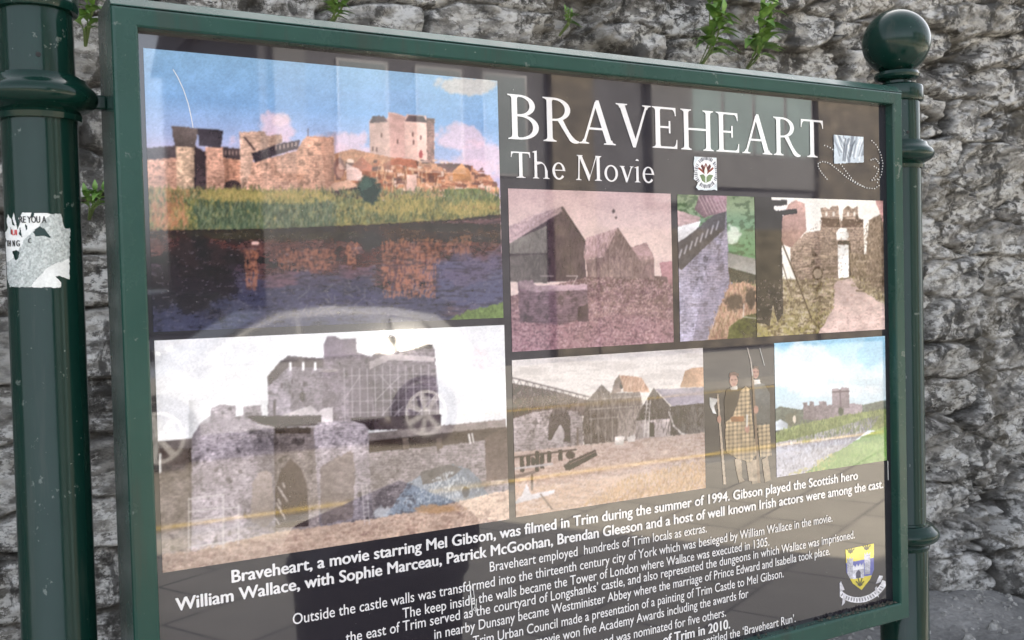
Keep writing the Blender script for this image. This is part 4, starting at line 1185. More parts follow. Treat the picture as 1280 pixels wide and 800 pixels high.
# --- town shield and ribbon
p = Pic(1.262, 1.372, -0.545, -0.44, res=.0006)
p.mask[:] = False
sh = [(1056.5, 682), (1092.5, 676), (1092.5, 712), (1088, 724), (1077, 738), (1066, 730), (1058, 716)]
add(p.poly(sh, (236, 214, 62), .03, 3, 1, .1))
p.poly([(1056, 704), (1092.6, 697), (1092.6, 714), (1090, 719), (1059, 724), (1056, 714)], (92, 98, 176), .04, 3, 1, .1)
for x, y in ((1062.5, 706), (1084, 700)):
    p.poly([(x - 3.6, y - 4), (x - 3.6, y - 9), (x - 1.4, y - 6.5), (x, y - 10), (x + 1.4, y - 7), (x + 3.8, y - 9.6), (x + 3.8, y + 17), (x - 3, y + 18)], (176, 176, 190), .3, 1.5, 1, .2)
p.poly([(1066, 711), (1080, 708), (1080, 722), (1066, 724)], (186, 186, 200), .25, 1.5, 1, .2)
p.poly([(1066, 709), (1067, 706), (1069, 709), (1071, 705), (1073, 708), (1075, 704), (1077, 707), (1079, 703), (1080, 708), (1080, 711), (1066, 713)], (214, 214, 222), .1, 1.5, 1, .1)
p.poly([(1070, 723), (1070, 716), (1073, 712), (1076, 715), (1076, 722)], (70, 70, 92), .1, 2, 1, .1)
for cx, cy in ((1063, 687), (1083, 683), (1075, 728)):
    for k in range(6):
        a = k * 1.05; p.line([(cx, cy + 4), (cx + 4.6 * math.cos(a), cy + 4.6 * math.sin(a) - 1)], 1.5, (60, 62, 38), .9)
for k in range(22):
    t0, t1 = k / 22, (k + 1) / 22
    def arc(t, r):
        a = math.radians(158 - 136 * t); return (1076 + (29 + r) * math.cos(a), 719 + (27 + r) * math.sin(a) - (t - .5) * 9)
    add(p.poly([arc(t0, 0), arc(t1, 0), arc(t1, 7.5), arc(t0, 7.5)], (222, 220, 226), .03, 2, 1, 0))
    if 2 < k < 20:
        mx = arc((t0 + t1) / 2, 2.2); mx2 = arc((t0 + t1) / 2 + .008, 5.4)
        p.line([mx, mx2], 1.1, (70, 70, 82), .9)
for q in ([(1051, 726), (1056, 737), (1050, 740), (1048, 731)], [(1099, 719), (1094, 730), (1101, 728), (1104, 720)], [(1054, 741), (1052, 758), (1056, 754), (1058, 744)], [(1096, 732), (1099, 748), (1095, 743), (1093, 735)]):
    add(p.poly(q, (200, 198, 206), .15, 2, 1, .2))
p.build('shield_emblem', m_print, panel, 'yellow and blue town shield over a white ribbon', grain=.02, blur=0, patina=.05)

# --- stickers on the panel
m_sticker, nt, b = mat('sticker_paper', 0.55, coat=0.35, coat_rough=0.15)
nt.links.new(nd(nt, 'ShaderNodeVertexColor', layer_name='print').outputs[0], b.inputs['Base Color'])
def lift(V, d=-.0012):
    V = V.copy(); V[..., 1] = d; return V
p = Pic(0.966, 1.016, 0.138, 0.192, res=.0005)
sq = [(868, 193), (901, 193), (903, 238), (873, 238), (869, 234), (872, 228), (866, 224), (868, 214), (866, 205)]
p.mask = p._in(sq, 1.0, 4)
p.all((214, 222, 226), .10, 5)
p.ell(882.5, 215.5, 16, 21, (238, 238, 240), amp=.02)
for k in range(44):
    a = k * 2 * PI / 44
    if k % 11 == 5: continue
    c, s_ = math.cos(a), math.sin(a)
    p.line([(882.5 + 11.6 * c, 215.5 + 16 * s_), (882.5 + 14.4 * c, 215.5 + 19.4 * s_)], .9 if k % 3 else 1.5, (60, 62, 74), .85)
p.ell(882.5, 215.5, 10, 14, (246, 244, 244), amp=.01)
for a in (-60, -30, 0, 30, 60):
    t = math.radians(a); p.poly([(882 - 1.5, 218), (882 + 9 * math.sin(t) - 2, 215 - 8 * math.cos(t)), (882 + 10 * math.sin(t), 214 - 10.5 * math.cos(t)), (882 + 9 * math.sin(t) + 2, 215 - 8 * math.cos(t)), (883.5, 218)], (104, 52, 44) if a % 60 else (150, 72, 56), .15, 2, 1, .3)
p.poly([(880, 214), (882, 206), (884, 214), (883, 222), (881, 222)], (240, 236, 226), .05, 2, 1, .2)
p.poly([(874, 219), (879, 218), (882, 222), (886, 218), (891, 219), (888, 226), (882, 229), (877, 226)], (128, 150, 104), .2, 2, 1, .5); p.line([(882, 216), (882, 228)], 1.4, (240, 240, 236))
p.V = lift(p.V); p.build('emblem_sticker', m_sticker, panel, 'torn white sticker with a round red and green flower emblem', grain=.03, blur=0, patina=.05)
p = Pic(1.246, 1.334, 0.188, 0.240, res=.0006)
p.mask = p._in([(1041.5, 163), (1087, 166), (1087, 203), (1042, 205)], .5, 4)
p.all((196, 208, 218), .10, 4, .6)
for k in range(26):
    x = 1040 + k * 2.0 + rv.random(); dx = (8 if x < 1056 else -5) * (.6 + rv.random())
    p.line([(x, 165 + 12 * rv.random()), (x + dx * .5, 182), (x + dx, 204 - 14 * rv.random())], .6 + 2.2 * rv.random(), rv.choice([(110, 120, 134), (236, 240, 244), (140, 150, 164), (84, 92, 106)]), .8)  # pale and grey streaks drawn at random on the flat sticker
p.V = lift(p.V); p.build('foil_sticker', m_sticker, panel, 'plain silvery white square sticker with pale and grey streaks', grain=.05, blur=0, patina=.08, haze=0, gain=1.0)

# ------------------------------------------------------------------ lettering
def poly_mesh(mb, pts, fn, y, mi=0):
    n = len(pts)
    from mathutils.geometry import tessellate_polygon
    tri = tessellate_polygon([[Vector((q[0], q[1], 0)) for q in pts]])
    mb.add([W(*(lambda r: (r[0], y, r[1]))(fn(q))) for q in pts], [tuple(t) for t in tri], mi)

def qb(a, c, b, n=8):
    return [((1 - t) ** 2 * a[0] + 2 * t * (1 - t) * c[0] + t * t * b[0], (1 - t) ** 2 * a[1] + 2 * t * (1 - t) * c[1] + t * t * b[1]) for t in [k / n for k in range(n + 1)]]
def stem(x, w, y0, y1):
    return [(x, y0), (x + w, y0), (x + w, y1), (x, y1)]
def serif(xl, xr, y, ext, th=26, br=46, up=1):
    """flat serif under (up=1) or over (up=-1) a stem from xl to xr, with bracketed shoulders"""
    q = [(xl - ext, y), (xr + ext, y), (xr + ext, y + up * th * .55)] + qb((xr + ext * .9, y + up * th * .7), (xr, y + up * th), (xr, y + up * (th + br)), 5)
    q += list(reversed(qb((xl - ext * .9, y + up * th * .7), (xl, y + up * th), (xl, y + up * (th + br)), 5))) + [(xl - ext, y + up * th * .55)]
    return q
def bowl(x, y0, y1, w, th, tv, flat=60):
    """right-hand bowl: thick on its right, thin above and below"""
    cy = (y0 + y1) / 2; ry = (y1 - y0) / 2
    o = [(x, y1)]; i = []
    for k in range(17):
        t = PI / 2 - PI * k / 16
        o.append((x + flat + (w - flat) * max(0, math.cos(t)) ** .92, cy + ry * math.sin(t)))
        i.append((x + flat + (w - th - flat) * max(0, math.cos(t)) ** .92, cy + (ry - tv) * math.sin(t)))
    return o + [(x, y0), (x, y0 + tv)] + list(reversed(i)) + [(x, y1 - tv)]
def diag(x0, y0, x1, y1, w):
    return [(x0, y0), (x0 + w, y0), (x1 + w, y1), (x1, y1)]
def arm(x0, x1, y, th, beak, up):
    """horizontal arm with a flared end; up=-1 the beak hangs down, +1 it rises"""
    return [(x0, y), (x1, y), (x1 + 6, y + up * beak), (x1 - 10, y + up * beak)] + qb((x1 - 12, y + up * beak), (x1 - 26, y + up * th), (x1 - 76, y + up * th), 5) + [(x0, y + up * th)]
def ring(cx, cy, rx, ry, th, tv, a0=0, a1=360, tilt=0):
    o = []; i = []
    for k in range(41):
        t = math.radians(a0 + (a1 - a0) * k / 40)
        u = math.radians(tilt)
        o.append((cx + rx * math.cos(t), cy + ry * math.sin(t)))
        i.append((cx + (rx - th) * math.cos(t + u), cy + (ry - tv) * math.sin(t + u)))
    return o + list(reversed(i))
G = {}
G['B'] = (585, [stem(92, 92, 0, 700), serif(92, 184, 0, 66), serif(92, 184, 700, 66, up=-1), bowl(150, 362, 700, 330, 92, 34), bowl(150, 0, 394, 388, 98, 34)])
G['R'] = (620, [stem(92, 92, 0, 700), serif(92, 184, 0, 66), serif(92, 184, 700, 66, up=-1), bowl(150, 330, 700, 350, 94, 34), [(270, 350), (370, 352)] + qb((370, 352), (520, 40), (640, 26), 8) + [(640, 0)] + qb((640, -2), (530, -34), (470, 40), 6)])
G['A'] = (690, [diag(84, 0, 318, 690, 44), [(520, 0), (624, 0), (388, 716), (338, 716), (312, 640)], [(176, 232), (500, 232), (490, 268), (190, 268)], serif(92, 130, 0, 70), serif(530, 620, 0, 66)])
G['V'] = (660, [[(62, 700), (166, 700), (378, 96), (350, -16), (316, -16)], [(566, 700), (606, 700), (366, -16), (330, -16), (338, 50)], serif(70, 160, 700, 62, up=-1), serif(570, 604, 700, 66, up=-1)])
G['E'] = (560, [stem(92, 92, 0, 700), serif(92, 184, 0, 62), serif(92, 184, 700, 62, up=-1), arm(184, 490, 700, 34, 140, -1), arm(184, 512, 0, 34, 156, 1), [(184, 344), (350, 344), (352, 260), (384, 260), (384, 470), (352, 470), (350, 378), (184, 378)]])
G['H'] = (720, [stem(92, 92, 0, 700), serif(92, 184, 0, 62), serif(92, 184, 700, 62, up=-1), stem(540, 92, 0, 700), serif(540, 632, 0, 62), serif(540, 632, 700, 62, up=-1), [(184, 344), (540, 344), (540, 380), (184, 380)]])
G['T'] = (600, [stem(254, 92, 0, 700), serif(254, 346, 0, 78), arm(346, 560, 700, 36, 150, -1), [(600 - a, b_) for a, b_ in arm(346, 560, 700, 36, 150, -1)]])
G['h'] = (540, [stem(76, 74, 0, 740), serif(76, 150, 0, 52, 22, 34), [(76, 740), (150, 756), (150, 700), (40, 700), (22, 716)], bowl(150, -240, 462, 294, 80, 56, 60)[0:11] + [(364, 110), (364, 200)] + qb((364, 250), (360, 410), (262, 408), 6) + [(150, 370)], stem(368, 76, 0, 230), serif(368, 444, 0, 52, 22, 34)])
G['e'] = (440, [ring(222, 226, 184, 238, 72, 34, 0, 180, 6), ring(222, 226, 184, 238, 76, 46, 180, 322, 6), [(100, 236), (406, 236), (406, 262), (100, 262)]])
G['M'] = (830, [diag(84, 0, 108, 690, 40), [(108, 700), (196, 700), (440, 140), (420, -8), (392, -8)], [(652, 700), (620, 690), (396, -8), (420, -8), (440, 90)], stem(640, 92, 0, 700), serif(84, 120, 0, 62), serif(640, 732, 0, 62), serif(108, 180, 700, 50, up=-1), serif(660, 732, 700, 56, up=-1)])
G['o'] = (490, [ring(245, 226, 206, 238, 76, 38, -90, 90, 5), ring(245, 226, 206, 238, 76, 38, 90, 270, 5)])
G['v'] = (450, [[(50, 450), (134, 450), (262, 92), (238, -12), (206, -12)], [(370, 450), (406, 450), (246, -12), (214, -12), (226, 40)], serif(56, 130, 450, 42, 20, 30, -1), serif(374, 404, 450, 44, 20, 30, -1)])
G['i'] = (240, [stem(80, 74, 0, 440), serif(80, 154, 0, 50, 22, 34), [(80, 440), (154, 462), (154, 400), (40, 408), (24, 424)], ring(114, 620, 50, 50, 50, 50)])
G[' '] = (250, [])

def serif_text(mb, s, x0, x1, z, cap):
    tot = sum(G[c][0] for c in s)
    sx = (x1 - x0) / (tot - 60); sz = cap / 700.0
    pen = -30; k = 0
    for ch in s:
        adv, polys = G[ch]
        for q in polys:
            k += 1
            poly_mesh(mb, q, lambda r, pen=pen: (x0 + (pen + r[0]) * sx, z + r[1] * sz), -0.0008 - 0.00002 * (k % 9))
        pen += adv
tm = MB(); serif_text(tm, 'BRAVEHEART', 0.6580, 1.2413, 0.2015, 0.0595)
tm.build('heading_lettering', m_white, panel)
tm = MB(); serif_text(tm, 'The Movie', 0.6605, 0.8985, 0.1507, 0.0345)
tm.build('subheading_lettering', m_white, panel)

def font_tris(s):
    c = bpy.data.curves.new('lettering', 'FONT'); c.body = s; c.size = 1.0; c.resolution_u = 4
    o = bpy.data.objects.new('lettering', c); COL.objects.link(o)
    dg = bpy.context.evaluated_depsgraph_get()
    me = bpy.data.meshes.new_from_object(o.evaluated_get(dg))
    v = [tuple(q.co) for q in me.vertices]; f = [tuple(q.vertices) for q in me.polygons]
    bpy.data.objects.remove(o); bpy.data.curves.remove(c); bpy.data.meshes.remove(me)
    return v, f
def sans(mb, s, x0, x1, z, size, bold=0.0, y=-0.0008):
    v, f = font_tris(s)
    xa = min(q[0] for q in v); xb = max(q[0] for q in v)
    if x0 is None:
        x0 = x1 - (xb - xa) * size * 0.84
    sx = (x1 - x0) / (xb - xa)
    offs = [(0, 0)] if not bold else [(-bold, 0), (bold, 0), (0, bold * .55), (0, -bold * .55)]
    for k, (dx, dz) in enumerate(offs):
        mb.add([W(x0 + (q[0] - xa) * sx + dx, y - k * .00002, z + q[1] * size + dz) for q in v], f)

CS = 0.0206
cr = MB()
sans(cr, 'Braveheart, a movie starring Mel Gibson, was filmed in Trim during the summer of 1994. Gibson played the Scottish hero', 0.2769, 1.3080, -0.3270, CS, .00062)
sans(cr, 'William Wallace, with Sophie Marceau, Patrick McGoohan, Brendan Gleeson and a host of well known Irish actors were among the cast.', 0.2138, 1.3690, -0.3485, CS, .00062)
cr.build('credit_lettering', m_white, panel)
BS = 0.0190
bd = MB()
sans(bd, 'Braveheart employed  hundreds of Trim locals as extras.', 0.6129, 0.9826, -0.3690, BS, .00012)
sans(bd, 'Outside the castle walls was transformed into the thirteenth century city of York which was besieged by William Wallace in the movie.', 0.3465, 1.2473, -0.3892, BS, .00012)
sans(bd, 'The keep inside the walls became the Tower of London where Wallace was executed in 1305.', 0.4871, 1.1079, -0.4078, BS, .00012)
sans(bd, 'the east of Trim served as the courtyard of Longshanks\u2019 castle, and also represented the dungeons in which Wallace was imprisoned.', 0.4114, 1.2988, -0.4240, BS, .00012)
sans(bd, 'in nearby Dunsany became Westminister Abbey where the marriage of Prince Edward and Isabella took place.', 0.5300, 1.2406, -0.4425, BS, .00012)
sans(bd, 'Trim Urban Council made a presentation of a painting of Trim Castle to Mel Gibson.', 0.5850, 1.1372, -0.4625, BS, .00012)
sans(bd, 'movie won five Academy Awards including the awards for', 0.6800, 1.0628, -0.4815, BS, .00012)
sans(bd, 'and was nominated for five others.', 0.7850, 1.0170, -0.5026, BS, .00012)
sans(bd, 'entitled the \u2018Braveheart Run\u2019.', 0.9700, 1.1614, -0.5385, BS, .00012)
bd.build('body_lettering', m_white, panel)
bb = MB(); sans(bb, 'of Trim in 2010.', 0.8960, 1.0244, -0.5225, CS, .00055); bb.build('bold_line_lettering', m_white, panel)

# marks on the face: bead-like scribble, scratches
m_mark = plain('pale_mark', (0.72, 0.72, 0.70), 0.5, 0.1, 30)
def px_on_panel(x, y):
    r = CAMR @ np.array([x - 640, -(y - 400), -FPX]); r = r / r[1] * DIST
    return r[0], r[2]
def dots(path, n, r):
    dt = MB(); n = max(4, int(n * .8)); r = .00118
    L = [0]
    for a_, b_ in zip(path[:-1], path[1:]): L.append(L[-1] + math.hypot(b_[0] - a_[0], b_[1] - a_[1]))
    for k in range(n):
        s = L[-1] * k / (n - 1); i = max(j for j in range(len(L) - 1) if L[j] <= s + 1e-9)
        t = (s - L[i]) / max(1e-9, L[i + 1] - L[i])
        X, Z = px_on_panel(path[i][0] + t * (path[i + 1][0] - path[i][0]), path[i][1] + t * (path[i + 1][1] - path[i][1]))
        dt.add([W(X + r * math.cos(q * PI / 4), -.00135, Z + r * math.sin(q * PI / 4)) for q in range(8)], [tuple(range(8))])
    dt.build('dotted_scribble', m_mark, panel)
dots([(1033, 224), (1027, 217), (1022, 209), (1022, 204), (1028, 202), (1036, 204), (1046, 212), (1058, 222), (1070, 230), (1082, 235), (1092, 236), (1098, 232)], 44, .00125)
dots([(1050, 205), (1058, 216), (1066, 226), (1078, 233)], 16, .00125)
dots([(1089, 176), (1095, 182), (1100, 192), (1103, 205), (1101, 218), (1096, 228)], 22, .00125)
dots([(1092, 208), (1098, 212), (1094, 220), (1088, 226), (1096, 224)], 14, .00125); dots([(1088, 200), (1094, 198), (1098, 204)], 8, .0012)
dots([(1030, 182), (1036, 184), (1040, 187)], 6, .0012)
def scratch(path, w):
    sc_ = MB(); vs_ = []
    P_ = [px_on_panel(*q) for q in path]
    for i, (xa, za) in enumerate(P_):
        (x0, z0), (x1, z1) = P_[max(i - 1, 0)], P_[min(i + 1, len(P_) - 1)]
        d = math.hypot(x1 - x0, z1 - z0); nx_, nz_ = -(z1 - z0) / d * w, (x1 - x0) / d * w
        vs_ += [W(xa - nx_, -.0013, za - nz_), W(xa + nx_, -.0013, za + nz_)]
    sc_.add(vs_, [(2 * i, 2 * i + 1, 2 * i + 3, 2 * i + 2) for i in range(len(P_) - 1)])
    sc_.build('scratch_mark', m_mark, panel)
scratch([(216, 87), (222, 97), (229, 112), (235, 130), (239, 148), (241, 160)], .00045)
scratch([(586, 726), (588, 745), (590, 768)], .0007); scratch([(591, 735), (593, 752), (594, 766)], .0004); scratch([(589, 752), (594, 756), (591, 762), (596, 764)], .0005); scratch([(595, 748), (595, 764)], .0004)
scratch([(949, 435), (955, 457)], .0004); scratch([(1109, 576), (1109.5, 600)], .0007)

# torn notice on the left post
p_ang0, p_ang1 = math.radians(-168), math.radians(-24)
na, nzs = 170, 200
A, Zs = np.meshgrid(np.linspace(p_ang0, p_ang1, na), np.linspace(EYE + 0.012, EYE + 0.108, nzs))
rr = SR + 0.0006
p = Pic(0, 0, 0, 0, V=np.stack([LPX + rr * np.cos(A), PY + rr * np.sin(A), Zs], -1))
outl = [(10, 266), (14, 274), (17, 265), (20, 275), (25, 270), (28, 265), (77, 267), (78, 276), (80, 283), (84, 286), (88, 284), (87, 350), (80, 347), (70, 345), (77, 353), (76, 360), (12, 359), (10, 352), (8, 345), (6, 310), (8, 300), (6, 292), (10, 284), (8, 276)]
p.mask = p._in(outl, 1.2, 3.0)
for q in ([(14, 270), (16, 276), (18, 282), (15, 280)], [(22, 268), (24, 280), (22, 286), (19, 274)], [(39, 264), (42, 264), (42, 270), (39, 272)], [(42, 290), (50, 283), (57, 288), (63, 297), (52, 294), (45, 295)], [(16, 314), (20, 313), (24, 316), (23, 322), (20, 325), (17, 320)], [(13, 284), (15, 290), (14, 294)], [(25, 284), (27, 296), (24, 292)], [(31, 280), (34, 283), (33, 288)]):
    p.mask &= ~p._in(q, .8, 3)
p.all((226, 228, 226), .04, 5)
gm_ = p._in([(30, 300), (62, 268), (78, 266), (88, 284), (88, 322), (60, 334), (36, 360), (10, 360), (6, 330), (20, 320)], 2.0, 6)
p.img[gm_] = (p.tex((168, 176, 174), .30, 2.2, .9, 0))[gm_]
p.speck(gm_, (214, 218, 216), .54, 2.5, 1, .6)
p.build('torn_sticker', m_sticker, post_a, 'torn white paper sticker with black letters and a bare grey patch', grain=.05, blur=0, patina=.08, haze=0, gain=1.0)
stk = bpy.data.objects['torn_sticker'] if 'torn_sticker' in bpy.data.objects else None
lt = MB()
def curved_text(s, xl, xr, ybase, hpx, mi=0):
    for k, d in enumerate((-.35, 0, .35)):
        curved_text1(s, xl + d, xr + d, ybase, hpx, mi, k)
def curved_text1(s, xl, xr, ybase, hpx, mi, k):
    v, f = font_tris(s)
    xa = min(q[0] for q in v); xb = max(q[0] for q in v)
    out_ = []
    for q in v:
        px_ = xl + (q[0] - xa) / (xb - xa) * (xr - xl); py_ = ybase - q[1] * hpx
        # walk round the post until the point lies under that place of the notice
        t = (px_ - 5.0) / 84.0
        ang = math.radians(-150) + (math.radians(-24) - math.radians(-150)) * 0.5
        lo, hi = p_ang0, p_ang1
        for _ in range(26):
            mid = (lo + hi) / 2
            xx, yy = to_px(LPX + rr * math.cos(mid), PY + rr * math.sin(mid), EYE + 0.06)
            if xx < px_: lo = mid
            else: hi = mid
        zl, zh = EYE - .02, EYE + .14
        for _ in range(26):
            zm = (zl + zh) / 2
            xx, yy = to_px(LPX + rr * math.cos(lo), PY + rr * math.sin(lo), zm)
            if yy > py_: zl = zm
            else: zh = zm
        r2 = rr + .0004 + k * .00003
        out_.append((LPX + r2 * math.cos(lo), PY + r2 * math.sin(lo), zl))
    lt.add(out_, f, mi)
curved_text('RE YOU A', 26, 59, 278.5, 12)
curved_text('TH', 9, 14, 308, 11); curved_text('N', 16.5, 19, 308, 11); curved_text('G', 21, 25, 308, 11); curved_text('C', 36, 39.5, 304, 9)
curved_text('UI', 16, 22, 294, 10, 1)
m_blk = plain('black_print', (0.02, 0.02, 0.022), 0.5); m_red = plain('red_print', (0.6, 0.06, 0.06), 0.5)
lt.build('sticker_lettering', [m_blk, m_red], post_a)

# crumbs of dirt lying along the bottom of the opening
dc = MB(); rd = random.Random(4)
for k in range(170):
    x = 1.20 + (rd.random() ** .6) * .185 if k < 110 else 0.6 + rd.random() * .78
    s = .0012 + .0022 * rd.random(); z = PZ0 + .0004; y = -.0125 + .011 * rd.random()
    pts = [(x + s * math.cos(t) * (.6 + .6 * rd.random()), y + s * math.sin(t) * .6, z) for t in (0, 1.2, 2.5, 3.8, 5)]
    top = (x, y, z + s * (.5 + rd.random()))
    dc.add([W(*q) for q in pts + [top]], [(0, 1, 5), (1, 2, 5), (2, 3, 5), (3, 4, 5), (4, 0, 5), (4, 3, 2, 1, 0)])
o = dc.build('dirt_crumbs', plain('dirt', (0.07, 0.062, 0.05), .95, .5, 90), frame)
o['kind'] = 'stuff'

# ------------------------------------------------------------------ the street that mirrors in the panel
m_glass = plain('car_glass', (0.012, 0.015, 0.017), 0.05, 0.1)
m_tyre = plain('tyre_rubber', (0.018, 0.018, 0.018), 0.8)
m_alloy = plain('alloy', (0.36, 0.36, 0.36), 0.5, 0.1, metal=0.2)
m_lamp = plain('lamp_glass', (0.6, 0.6, 0.58), 0.1)
m_red_lamp = plain('tail_lamp', (0.12, 0.012, 0.012), 0.2)
m_plate = plain('plate', (0.7, 0.7, 0.68), 0.5)

def car(loc, rz, m_body, label, spokes=7):
    """five-door hatchback, length along local x (nose at -x)"""
    e = empty('parked_car', loc); e.rotation_euler = (0, 0, rz)
    tag(e, label, 'car')
    def put(mb, name, m, parent=e, **k):
        o = mb.build(name, m, None, **k); o.parent = parent; return o
    L = [(-2.08, .30), (-2.10, .52), (-2.02, .68), (-1.75, .80), (-1.05, .90), (-.45, 1.26), (-.15, 1.40), (.35, 1.45), (1.05, 1.42), (1.55, 1.32), (1.90, 1.00), (2.02, .86), (2.08, .62), (2.05, .32)]
    bm = MB(); rows = []
    ys = [-.86, -.88, -.80, -.62, -.2, .2, .62, .80, .88, .86]
    def wide(z): return .88 - max(0, z - .88) * .38 - max(0, .45 - z) * .12
    n = len(L)
    ring_ = [(x, z) for x, z in L]
    loops = []
    for sgn in (-1, 1):
        loops.append([(x, sgn * wide(z), z) for x, z in ring_])
    inner = [[(x * .985, sgn * wide(z) * .55, z + .025 * (z > .6)) for x, z in ring_] for sgn in (-1, 1)]
    V = loops[0] + inner[0] + inner[1] + loops[1]
    F = []
    for r in range(3):
        for i in range(n):
            j = (i + 1) % n
            F.append((r * n + i, r * n + j, (r + 1) * n + j, (r + 1) * n + i))
    F += [tuple(range(n)), tuple(range(4 * n - 1, 3 * n - 1, -1))]
    bm.add(V, F); body = put(bm, 'body', m_body, smooth=True, angle=32)
    def side(z, s): return s * (wide(z) + .006)
    for s in (-1, 1):
        for pts in ([(-.95, .93), (-.42, 1.23), (-.10, 1.34), (.02, 1.345), (.02, .95)], [(.08, .95), (.08, 1.345), (.5, 1.36), (.92, 1.33), (.98, .97)], [(1.05, .98), (1.0, 1.32), (1.3, 1.28), (1.52, 1.04)]):
            g = MB(); g.add([(x, side(z, s), z) for x, z in pts] + [(x, side(z, s) - s * .01, z) for x, z in pts], [tuple(range(len(pts)))] + [tuple(range(2 * len(pts) - 1, len(pts) - 1, -1))])
            put(g, 'side_window', m_glass)
        t = MB(); t.tube([(x, side(z, s), z) for x, z in ((-1.0, .925), (-.43, 1.25), (-.10, 1.365), (.5, 1.385), (.95, 1.355), (1.36, 1.29), (1.6, 1.03))], .008, 6)
        put(t, 'window_trim', m_alloy)
        t = MB(); t.box((.20, s * .89 - .012, .80), (.38, s * .89 + .012, .83)); put(t, 'door_handle', m_body, bevel=.006)
        mr = MB(); mr.lathe([(.02, -.10), (.075, -.08), (.085, 0), (.06, .08), (.02, .1)], (-.86, s * .98, 1.0), 14, axis='y'); put(mr, 'wing_mirror', m_body, smooth=True)
        hl = MB(); hl.prism([(-2.03, .62), (-2.03, .70), (-1.74, .80), (-1.66, .74)], 'y', s * .60, s * .865); put(hl, 'headlight', m_lamp)
        tl = MB(); tl.prism([(2.075, .66), (2.04, .92), (1.92, .98), (1.88, .80)], 'y', s * .62, s * .868); put(tl, 'tail_light', m_red_lamp)
        for wx_ in (-1.32, 1.30):
            ty = MB(); ty.lathe([(.20, -.10), (.30, -.10), (.325, -.07), (.325, .07), (.30, .10), (.215, .10), (.21, .06)], (wx_, s * .80, .325), 36, axis='y')
            wh = put(ty, 'wheel', m_tyre, smooth=True)
            rim = MB(); rim.lathe([(.205, -.012), (.235, -.012), (.235, .012), (.205, .012), (.205, -.012)], (wx_, s * .897, .325), 36, axis='y', caps=False); rim.lathe([(.05, -.01), (.05, .012), (.02, .02)], (wx_, s * .897, .325), 16, axis='y')
            for k in range(spokes):
                a = 2 * PI * k / spokes; c, d = math.cos(a), math.sin(a)
                q = [(.04, -.022), (.21, -.03), (.21, .03), (.04, .022)]
                vs_ = [(wx_ + r_ * c - w_ * d, s * .905, .325 + r_ * d + w_ * c) for r_, w_ in q]
                rim.add(vs_ + [(x, y - s * .015, z) for x, y, z in vs_], [(0, 1, 2, 3), (7, 6, 5, 4), (0, 4, 5, 1), (1, 5, 6, 2), (2, 6, 7, 3), (3, 7, 4, 0)])
            put(rim, 'rim', m_alloy, parent=wh)
            ar = MB(); ar.lathe([(.325, -.004), (.375, -.004), (.375, .008), (.325, .008), (.325, -.004)], (wx_, s * .884, .335), 36, axis='y', caps=False); put(ar, 'wheel_arch', m_tyre)
    ws = MB(); ws.add([(-1.03, -.68, .93), (-1.03, .68, .93), (-.22, .56, 1.40), (-.22, -.56, 1.40)], [(0, 1, 2, 3)]); o = put(ws, 'windscreen', m_glass); o.location = (-.02, 0, .012)
    rw = MB(); rw.add([(1.60, -.60, 1.31), (1.60, .60, 1.31), (1.90, .66, 1.02), (1.90, -.66, 1.02)], [(0, 1, 2, 3)]); o = put(rw, 'rear_window', m_glass); o.location = (.025, 0, .02)
    gl = MB(); gl.box((-2.115, -.5, .42), (-2.06, .5, .56)); put(gl, 'grille', m_tyre, bevel=.01)
    pl_ = MB(); pl_.box((-2.125, -.26, .34), (-2.09, .26, .41)); put(pl_, 'number_plate', m_plate)
    return e
m_silver, nt, b = mat('silver_car_paint', 0.25, (0.21, 0.211, 0.21), 0.0, 1.0, 0.10)
m_dark, nt, b = mat('dark_car_paint', 0.3, (0.02, 0.022, 0.028), 0.0, 1.0, 0.04)
car((2.72, -8.3, -.19), 0.0, m_silver, 'silver hatchback parked across the road, mirrored in the lower left of the board').scale = (.93, .93, .93)
car((2.6, -12.1, -.09), math.radians(-97), m_dark, 'dark hatchback parked nose out behind the silver one, mirrored in the board')

# building across the street
bl = empty('stone_building', (11.0, -14.4, 0))
tag(bl, 'grey and brown stone building across the street, mirrored in the top of the board', 'building')
m_slate = plain('slate_cladding', (0.05, 0.05, 0.058), 0.8, 0.3, 2)
m_brown, nt, b = mat('brown_rubble', 0.9)
v_ = coords(nt)
vo = nd(nt, 'ShaderNodeTexVoronoi'); vo.inputs['Scale'].default_value = 4.5
mp = coords(nt, (.6, 1, 1.5)); nt.links.new(mp, vo.inputs['Vector'])
nt.links.new(mixc(nt, .6, ramp(nt, noise(nt, v_, 3, 6), [(.3, (.055, .048, .036)), (.7, (.15, .125, .092))]), ramp(nt, vo.outputs['Distance'], [(.0, 1.1), (.6, .5)]), 'MULTIPLY'), b.inputs['Base Color'])
m_pier = plain('pale_render', (.085, .085, .088), .8, .15, 3)
m_pane = plain('blind_behind_glass', (.125, .175, .175), .12, .2, 1.2)
m_dim = plain('dim_window_glass', (.075, .095, .10), .15, .2, 1.2)
m_fr = plain('grey_window_frame', (.16, .16, .17), .4)
def bpart(a, b_, name, m, parent=bl, **k):
    q = MB(); q.box(a, b_); o = q.build(name, m, None, **k); o.parent = parent; o.matrix_parent_inverse = Matrix.Translation((-11.0, 14.4, 0)) if parent is bl else Matrix.Identity(4); return o
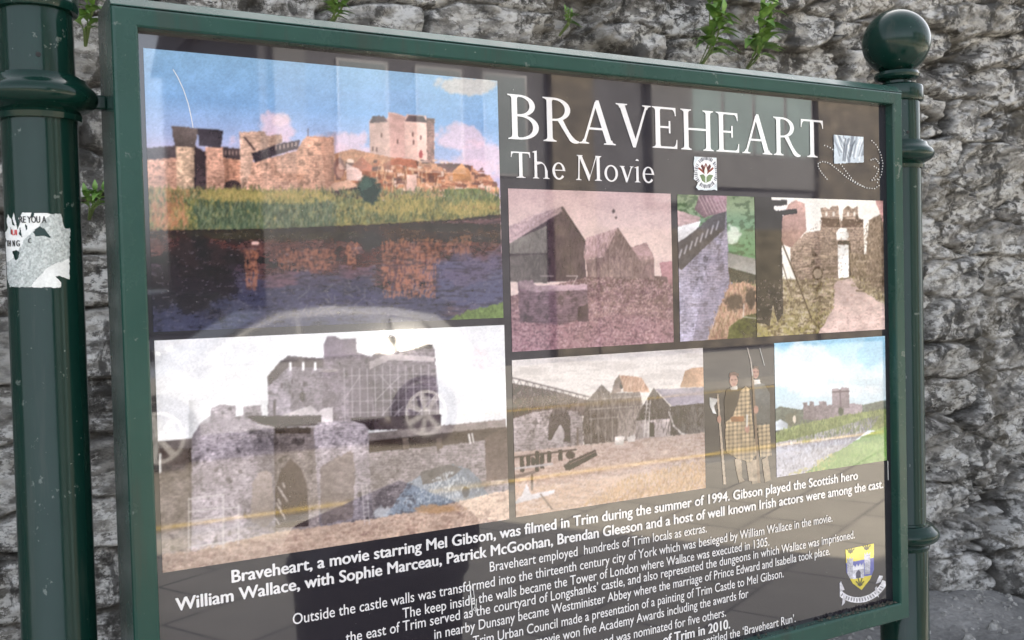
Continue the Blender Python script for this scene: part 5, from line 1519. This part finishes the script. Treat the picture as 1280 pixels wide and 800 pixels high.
bpart((4.4, -22, -.12), (26, -14.4, 6.2), 'wall', m_slate)
bpart((9.7, -14.397, 0), (10.6, -14.25, 6.1), 'stone_pier', m_brown)
bpart((11.9, -14.397, 2.9), (12.9, -14.2, 6.1), 'pale_column', m_pier)
bpart((16.4, -14.397, 0), (25, -14.24, 6.1), 'stone_pier', m_brown)
bpart((12.95, -14.397, 3.25), (16.3, -14.3, 3.9), 'spandrel', m_pier)
bpart((4.6, -14.397, 3.2), (5.1, -14.25, 6.1), 'pale_column', m_pier)
bpart((10.7, -14.397, 0), (16.3, -14.33, 2.4), 'shop_front', m_brown)
for x0, x1 in ((12.95, 13.75), (13.85, 14.6), (14.7, 15.5), (15.6, 16.3)):
    w_ = bpart((x0 - .04, -14.396, 3.92), (x1 + .04, -14.36, 5.6), 'window', m_fr)
    bpart((x0, -14.359, 3.96), (x1, -14.35, 5.56), 'pane', m_pane, parent=w_)
for x0 in (5.7, 7.1, 8.4):
    w_ = bpart((x0 - .05, -14.396, 3.3), (x0 + .85, -14.36, 5.1), 'window', m_fr)
    bpart((x0, -14.359, 3.35), (x0 + .8, -14.35, 5.05), 'pane', m_dim, parent=w_)
rf = MB(); rf.prism([(-14.1, 6.2), (-18.2, 8.6), (-22.3, 6.2)], 'x', 4.2, 26.2)
o = rf.build('roof', m_slate, None); o.parent = bl; o.matrix_parent_inverse = Matrix.Translation((-11.0, 14.4, 0))

# unidentified dark shape in the reflection, added here in the form of a bin
bn = empty('dark_shape_bin', (0.98, -1.32, 0.0))
tag(bn, 'black bin with sloping lid added for an unidentified dark shape mirrored low in the board', 'litter bin')
m_bin = plain('black_plastic', (0.012, 0.012, 0.014), 0.6)
q = MB(); q.lathe([(.19, 0), (.20, .02), (.225, .50), (.24, .52), (.24, .56), (.225, .565)], (.98, -1.32, 0), 40); q.build('drum', m_bin, bn, smooth=True)
q = MB()
q.prism([(.76, .57), (1.20, .57), (1.20, .66), (1.12, .72), (.80, .63)], 'y', -1.50, -1.14); q.build('lid', m_bin, bn, bevel=.02)
